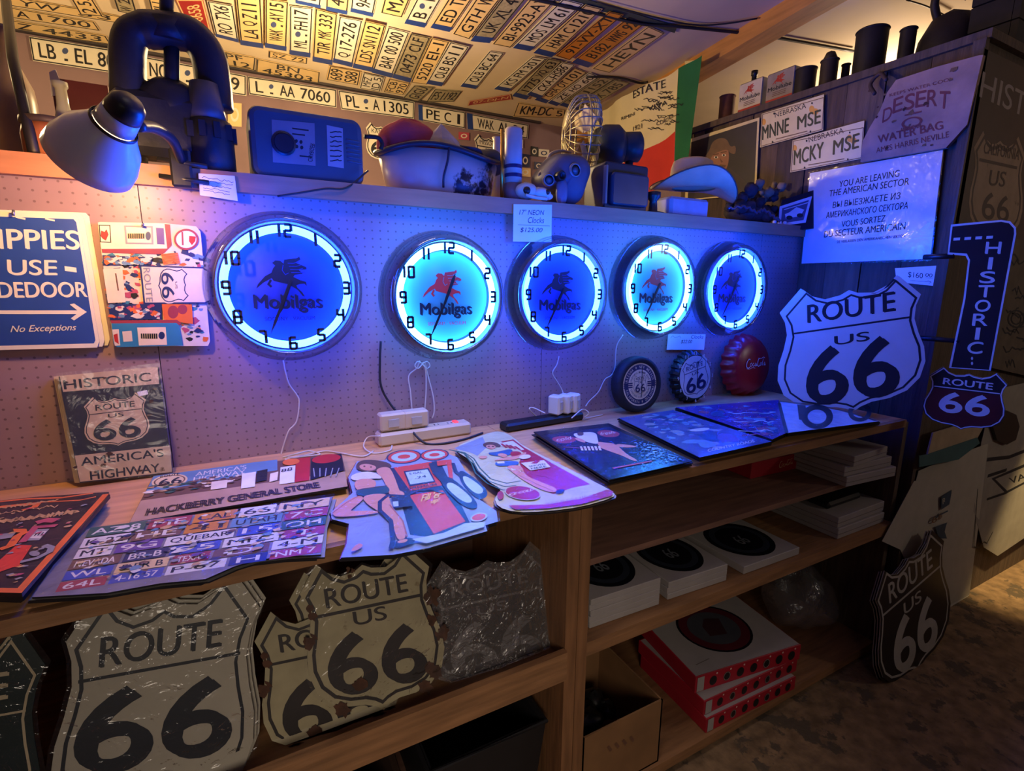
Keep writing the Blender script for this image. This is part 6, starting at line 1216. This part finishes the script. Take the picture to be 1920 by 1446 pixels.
UZ, MZ, LZ = .896, .656, .071
CB = M('red_card_box', (158, 24, 40), .5, noise=.06)
def clamp_to(a, y):  # a pick on the front face plane
    return PY(*a, y)
# red box with white script
p = PZ(1407, 899, UZ); q = PZ(1520, 873, UZ); t = thing('carton', 'long red carton with white script on the upper shelf', 'box', p); d = (q-p); L = d.length; d.normalize(); n = Vector((-d.y, d.x, 0)); m = Matrix(((d.x, n.x, 0, p.x), (d.y, n.y, 0, p.y), (0, 0, 1, UZ+.0005), (0, 0, 0, 1)))
hh = .068; b = B(); b.box((0, 0, 0), (L, .22, hh), CB, .002, m); b.done('body', t)
A = Art(Fr(m @ Vector((0, -.0004, 0)), d, (0, 0, 1)), True); script_logo(A, (L*.55, hh*.52), hh*1.3, M('script_gold_white', (222, 190, 150), .5)); A.done('lettering', t, 'pale script lettering')
for k, (h0, dx) in enumerate([(0, 0), (.042, -6), (.084, 10)]): pbox('carton', ['lowest of the white cartons at the right end of the upper shelf', 'middle white carton at the right end of the upper shelf', 'topmost white carton at the right end of the upper shelf'][k], 'box', (1586+dx+2*k, 914-19*k), (1678-8*k, 893-19*k), UZ+h0, .041, .30, BXW, 'white cartons on the upper shelf')
for k, (h0, dx) in enumerate([(0, 0), (.046, 0)]):
    t, m, L = pbox('carton', ['lower white carton at the right end of the middle shelf', 'upper white carton at the right end of the middle shelf'][k], 'box', (1570+dx, 1012-21*k), (1656, 979-21*k), MZ+h0, .045, .30, BXW, 'white cartons on the middle shelf')
b = B(); b.box((L*.1, .06, .0455), (L*.8, .16, .075), BLACK, .01, m); b.done('handle_hole', t)
def clock_box(a, bq, z0, n, hs, label, group, ell=True, mat=BXW):
    last = None
    for k in range(n):
        o = (0, -hs*k*400)
        t, m, L = pbox('clock_box', (label if k == n-1 else 'white flat box under the '+label), 'box', (a[0]+random.uniform(-2, 2), a[1]), bq, z0+hs*k if False else z0, hs, .30, mat, group, lid=False)
        for o_ in [t]+list(t.children): pass
        last = (t, m, L)
        t.location.z += hs*k
    t, m, L = last
    if ell:
        A = Art(Fr(m @ Vector((0, 0, hs+.0006)), (m[0][0], m[1][0], 0), (m[0][1], m[1][1], 0)), True); A.ell((L*.5, .15), min(L*.42, .13), .13, M('window_black', (18, 20, 26), .2)); A.ell((L*.5, .15), min(L*.36, .11), .11, M('dial_seen_dim', (40, 46, 58), .3), rin=.8); A.text('66', (L*.42, .11), (L*.58, .11), (L*.42, .17), M('dial_grey', (96, 100, 108), .5), .02); o = A.done('window', t); o.location.z += 0
    return last
clock_box((1106, 1180), (1236, 1134), MZ, 5, .019, 'leftmost stack of flat clock boxes on the middle shelf', 'flat clock boxes on the middle shelf')
clock_box((1252, 1126), (1362, 1089), MZ, 3, .021, 'middle stack of flat clock boxes on the middle shelf', 'flat clock boxes on the middle shelf')
clock_box((1396, 1078), (1498, 1040), MZ, 1, .030, 'single flat clock box with a dark round window, right on the middle shelf', 'flat clock boxes on the middle shelf')
# red clock boxes on the bottom shelf
RB = M('red_clock_box', (168, 26, 46), .45, noise=.06)
def red_box(a, bq, z0, h, label, top):
    t, m, L = pbox('clock_box', label, 'box', a, bq, z0, h, .36, RB, 'red boxes on the bottom shelf', lid=False); f = Fr(m @ Vector((0, -.0006, 0)), (m[0][0], m[1][0], 0), (0, 0, 1)); A = Art(f, True); A.base([(0, 0), (L, 0), (L, h), (0, h)], RB, .0004)
    for k in range(7):
        x = L*(.16+.125*k); A.ell((x, h*.45), h*.26, h*.30, BLACK); A.ell((x, h*.45), h*.24, h*.28, M('print_ring', (150, 120, 120), .5), rin=.85) if k % 3 == 1 else None; A.ell((x+L*.03, h*.86), h*.06, h*.06, M('print_dot', (226, 190, 180), .5))
    A.rect((L*.015, h*.05), (L*.075, h*.95), BXW); A.done('front_print', t)
    A = Art(Fr(m @ Vector((0, 0, h+.0006)), (m[0][0], m[1][0], 0), (m[0][1], m[1][1], 0)), True); A.rect((.004, .004), (L-.004, .354), BXW)
    if top:
        A.ell((L*.5, .20), min(.155, L*.44), .145, M('window_black', (18, 20, 26), .2)); A.ell((L*.5, .20), min(.145, L*.41), .135, M('dial_red_dim', (86, 30, 40), .3)); A.ell((L*.5, .20), min(.11, L*.31), .10, M('dial_face_dim', (70, 72, 80), .3)); A.poly([(L*.4, .16), (L*.55, .15), (L*.62, .24), (L*.5, .26), (L*.42, .22)], M('dial_mark_dim', (60, 34, 40), .4))
        A.stroke([(L*.08, .05), (L*.22, .06)], .004, BXE)
    A.done('lid', t, 'white lid' if not top else 'white lid with a round dial window'); return t
hb = .058
red_box((1322, 1375), (1489, 1292), LZ, hb, 'lowest red-sided clock box on the bottom shelf', False)
red_box((1318, 1342), (1492, 1258), LZ+hb+.002, hb, 'middle red-sided clock box on the bottom shelf', False).location += Vector((0, 0, 0))
red_box((1302, 1300), (1498, 1236), LZ+2*hb+.004, hb+.008, 'topmost red-sided clock box with a round dial window', True)
KRAFT = M('brown_cardboard', (128, 92, 58), .8, noise=.15, scale=8); 
t = thing('cardboard_box', 'open brown cardboard box with dark things inside on the bottom shelf', 'box', PZ(1180, 1420, LZ)); x0, x1, y0, y1, z1 = .812, 1.135, -.655, -.32, .315
for nm, a_, b_ in [('side', (x0, y0, LZ), (x1, y0+.006, z1)), ('side', (x0, y1-.006, LZ), (x1, y1, z1)), ('side', (x0, y0, LZ), (x0+.006, y1, z1)), ('side', (x1-.006, y0, LZ), (x1, y1, z1)), ('bottom', (x0, y0, LZ+.0005), (x1, y1, LZ+.006))]: b = B(); b.box(a_, b_, KRAFT); b.done(nm, t)
A = Art(FrY(y0-.001)); 
for k in range(4): A.h = 0; A.stroke([(1140+14*k, 1400-6*k), (1146+14*k, 1408-6*k)], .01, BRN)
A.done('print', t)
rr = random.Random(2)
for k in range(9): b = B(); b.blob((rr.uniform(.86, 1.05), rr.uniform(-.60, -.38), LZ+.06+rr.uniform(0, .09)), (rr.uniform(.03, .06), .04, .03), BLACK, wob=.2, seed=k, su=12, sv=8); tag(b.done('black_bundle'), 'black wrapped item inside the open cardboard box', 'bundle', 'items in the cardboard box')
c = PZ(1540, 1200, LZ); b = B(); b.blob((2.26, -.40, LZ+.13), (.16, .16, .14), M_glass('bag_plastic', gloss=.06, rough=.25, bump=1.0, scale=12, body=.10), wob=.12, su=40, sv=24, seed=4); b.v = [(p[0], p[1], max(p[2], LZ+.002)) for p in b.v]; tag(b.done('plastic_bag'), 'crumpled clear plastic bag at the right end of the bottom shelf', 'bag')
# ------------------------------------------------------------------ right: black shield on the floor and hung papers
f = Fr((2.6, -.80, .004), (1, 0, 0), (0, .09, .6)); BKS = M('shield_black_gloss', (16, 17, 20), .3); LGY = M('line_grey', (166, 164, 156), .45)
for k in (2, 1, 0):
    A = Art(Fr(f.w(0, 0, -.016*k), f.U, f.V)); shield_art(A, (1712-5*k, 1146+1*k), (67, -58), (-9, -115), BKS, LGY, rim=.03, inset=.93, nw=.58, ny=(-.80, .08), usy=(.05, .24), ry=(.42, .74), bold=.03, edge=LGY)
    tag(A.done('shield_sign'), 'black Route 66 shield leaning on the floor at the right' if k == 0 else 'black shield edge behind the one leaning on the floor', 'sign', None if k == 0 else 'black shields leaning on the floor')
PGR = M('pale_hung_paper', (176, 170, 156), .85, noise=.06); PBL = M('paper_blue_print', (38, 62, 84), .8, noise=.2)
z = zf(1560, 760, 2.108); A = Art(FrY(YF-.03)); A.curl = lambda a, c: .008*math.sin(a*14); A.base(zp(z, [(350, 262), (480, 200), (610, 150), (580, 420), (548, 752), (500, 800), (400, 830), (270, 560)]), PGR, .0015)
A.poly(zp(z, [(425, 360), (515, 312), (505, 372), (425, 412)]), PBL); A.poly(zp(z, [(400, 478), (498, 452), (490, 530), (420, 525)]), PBL); A.text('66', z(378, 470), z(440, 440), z(378, 445), BRN, .02); A.stroke(zp(z, [(400, 440), (500, 402)]), .008, PBL); A.text('ROAD', z(432, 390), z(508, 352), z(430, 368), PGR, .02)
tag(A.done('hung_sheet'), 'pale sheet with blue print hanging behind the black floor shield', 'sheet')
A = Art(FrY(YF-.045)); A.base(zp(z, [(325, 300), (352, 300), (330, 420), (272, 572), (198, 538)]), PGR, .0015); tag(A.done('hung_sheet'), 'narrow pale sheet hanging at the end of the shelving unit', 'sheet')
A = Art(FrY(YF-.055)); A.base(zp(z, [(400, 110), (600, 50), (605, 75), (575, 130), (378, 195)]), M('cream_board', (172, 152, 124), .8), .006); tag(A.done('board'), 'cream board under the arrow-shaped sign', 'board')
A = Art(FrY(YF-.06)); A.base(zp(z, [(345, 200), (378, 195), (575, 128), (585, 150), (500, 215), (345, 245)]), M('teal_tape', (52, 96, 100), .6), .003); tag(A.done('tape_strip'), 'teal tape strip along the edge under the cream board', 'tape')
A = Art(FrY(YF-.035)); A.base(zp(z, [(560, 420), (590, 150), (640, -60), (900, -120), (900, 430), (655, 596), (600, 562)]), M('pale_grey_cloth', (150, 144, 134), .9, noise=.1), .002)
A.poly(zp(z, [(630, 290), (800, 215), (800, 290), (688, 350)]), INK); A.poly(zp(z, [(645, 292), (800, 228), (800, 282), (692, 338)]), M('pale_grey_cloth', (150, 144, 134), .9)); A.text('VAN', z(705, 312), z(800, 280), z(698, 288), INK, .04)
A.stroke(zp(z, [(612, 215), (700, 205), (800, 165)]), .02, INK); A.stroke(zp(z, [(615, 280), (690, 255)]), .018, INK); A.stroke(zp(z, [(612, 372), (690, 345)]), .014, INK); A.stroke(zp(z, [(575, 330), (560, 560), (580, 565), (600, 540), (612, 545), (635, 500)]), .006, INK)
tag(A.done('hung_sheet'), 'large grey sheet with bold black drawing at the right edge', 'sheet')
A = Art(FrY(YF-.05)); A.base([(1862, 800), (1870, 778), (1888, 770), (1906, 778), (1912, 800), (1905, 825), (1888, 834), (1870, 826)], BLACK, .02); tag(A.done('round_pan'), 'round black pan hanging behind the arrow-shaped sign', 'pan')
A = Art(FrY(YF-.028)); A.base([(1872, 440), (2000, 470), (1990, 720), (1860, 690)], M('signed_board', (92, 80, 68), .8, noise=.2), .004)
for k in range(16): A.h = .001; rr = random.Random(k); x = rr.uniform(1874, 1925); y_ = rr.uniform(460, 690); A.stroke(squig(x, x+rr.uniform(14, 40), y_, 6, 8, k), .007, INK)
A.ell((1905, 598), 16, 17, INK, rin=.85); A.ell((1905, 598), 10, 11, INK, rin=.8); tag(A.done('board'), 'dark board covered in signatures at the right edge', 'board')
# ------------------------------------------------------------------ things on top of the plank enclosure
TZ = ZT+.0125; SOOT = M('sooty_iron', (42, 38, 38), .6, .3, noise=.3, scale=12, bump=.25)
def top(px, py, x=XW+.10): p = PX(px, py, x); return Vector((x, p.y, TZ))
def can(px0, px1, py_top, name, label, cat, mat, x=XW+.10, taper=1.0, group=None, extra=None):
    a = PX(px0, py_top, x); c_ = PX(px1, py_top, x); r_ = abs(a.y-c_.y)/2*.62; p = Vector((x, (a.y+c_.y)/2, TZ)); H = PX((px0+px1)/2, py_top, x).z-TZ
    t = thing(name, label, cat, p, group); b = B(); b.lathe([(r_*taper, 0), (r_, H*.03), (r_, H*.95), (r_*.96, H), (r_*.9, H), (r_*.9, H*.93), (0, H*.93)], mat, Matrix.Translation(p), 28, capt=False); b.done('body', t)
    b = B(); b.tube([p+Vector((r_*math.cos(a_), r_*math.sin(a_), H*.97)) for a_ in [2*pi*i/28 for i in range(28)]], .004, mat, 6, closed=True); b.done('rim', t)
    return t, p, r_, H
can(1347, 1383, 180, 'tin_can', 'small rusty tin can at the left end of the enclosure top', 'can', M('rusty_tin', (104, 62, 46), .75, .2, noise=.35, scale=12, rgb2=(70, 46, 40)))
for px0, px1, pt, lab, cap in [(1382, 1428, 152, 'cream and red oil can with a black cap on the enclosure top', True), (1432, 1486, 133, 'grey-and-red oil can without a cap on the enclosure top', False)]:
    x = XW+.06; a = PX(px0, 215, x); c_ = PX(px1, 205, x); ya, yb = a.y, c_.y; H = PX((px0+px1)/2, pt, x).z-TZ; t = thing('oil_can', lab, 'can', (x, (ya+yb)/2, TZ), 'oil cans on the enclosure top')
    b = B(); b.box((x, yb+.01, TZ), (x+.11, ya, TZ+H), M('oil_can_tin', (150, 150, 150), .4, .6), .006); b.done('body', t)
    f = Fr((x-.0008, ya-.004, TZ), (0, -1, 0), (0, 0, 1)); A = Art(f, True); W_ = ya-yb-.016; A.base([(0, .004), (W_, .004), (W_, H-.006), (0, H-.006)], M('can_cream', (206, 194, 176), .5, noise=.1) if cap else M('can_grey_cream', (150, 138, 128), .5, noise=.2), .0004)
    A.rect((0, .004), (W_, H*.22), M('can_red', (172, 44, 40), .5)); pegasus(A, (W_*.5, H*.74), W_*.42, RED, A.mats[0]); A.text('Mobilube', (W_*.06, H*.46), (W_*.94, H*.46), (W_*.06, H*.58), INK, .03)
    for k in range(3): A.stroke([(W_*.25, H*(.40-.05*k)), (W_*.75, H*(.40-.05*k))], .003, BRN)
    A.done('label', t)
    b = B(); b.lathe([(.014, 0), (.014, .03), (.018, .032), (.018, .055)], BLACK if cap else STEEL, Matrix.Translation((x+.03, (ya+yb)/2+.01, TZ+H)), 16)
    if cap: b.done('cap', t, 'black screw cap')
can(1486, 1540, 129, 'iron_mug', 'sooty iron mug right of the oil cans', 'mug', SOOT)
t, p, r_, H = can(1534, 1580, 112, 'lantern', 'dark dented lantern between the iron mug and the tall pot', 'lantern', M('dark_olive_tin', (62, 52, 42), .6, .3, noise=.3)); b = B(); b.lathe([(r_*.96, H*.95), (r_*.5, H*1.22), (.0, H*1.28)], M('dark_olive_tin', (62, 52, 42), .6, .3), Matrix.Translation(p), 20); b.done('hood', t)
can(1576, 1598, 120, 'iron_mug', 'little dark mug tucked behind the tall pot', 'mug', SOOT, x=XW+.2)
can(1595, 1682, 55, 'pot', 'tall dark pot on the enclosure top', 'pot', SOOT, x=XW+.16); can(1682, 1728, 53, 'pot', 'narrow dark pot right of the tall pot', 'pot', SOOT, x=XW+.22)
x = XW+.30; a = PX(1700, 100, x); c_ = PX(1850, 100, x); r_ = abs(a.y-c_.y)/2*.8; p = Vector((x+.02, (a.y+c_.y)/2, TZ)); H = PX(1775, 18, x).z-TZ; t = thing('kettle', 'large domed dark kettle with an upright handle on the enclosure top', 'kettle', p)
b = B(); b.lathe([(r_*.95, 0), (r_, H*.2), (r_*.9, H*.55), (r_*.6, H*.85), (0, H)], SOOT, Matrix.Translation(p), 32); b.done('body', t)
b = B(); b.tube(spline([p+Vector((-.02, .04, H*.8)), p+Vector((-.06, .05, H*1.15)), p+Vector((-.04, .0, H*1.3)), p+Vector((0, -.05, H*1.1))], 6), .016, SOOT, 8); b.done('handle', t)
a = PX(1840, 70, XW+.22); t = thing('wooden_crate', 'big dark wooden crate at the right end of the enclosure top', 'crate', (XW+.5, -.4, TZ)); CRT = M('crate_black_wood', (34, 31, 30), .8, noise=.3, bump=.3)
for k in range(3): b = B(); b.box((XW+.24, YF+.02, TZ+.001+.10*k), (XW+.26, a.y+.06, TZ+.095+.10*k), CRT); b.done('slat', t); b = B(); b.box((XW+.24, YF-.005, TZ+.001+.10*k), (XW+.9, YF+.018, TZ+.095+.10*k), CRT); b.done('slat', t)
b = B(); b.box((XW+.265, YF+.02, TZ+.001), (XW+.9, a.y+.06, TZ+.27), CRT); b.done('inner_box', t)
for o in bpy.data.objects:
    if '_org' in o: del o['_org']
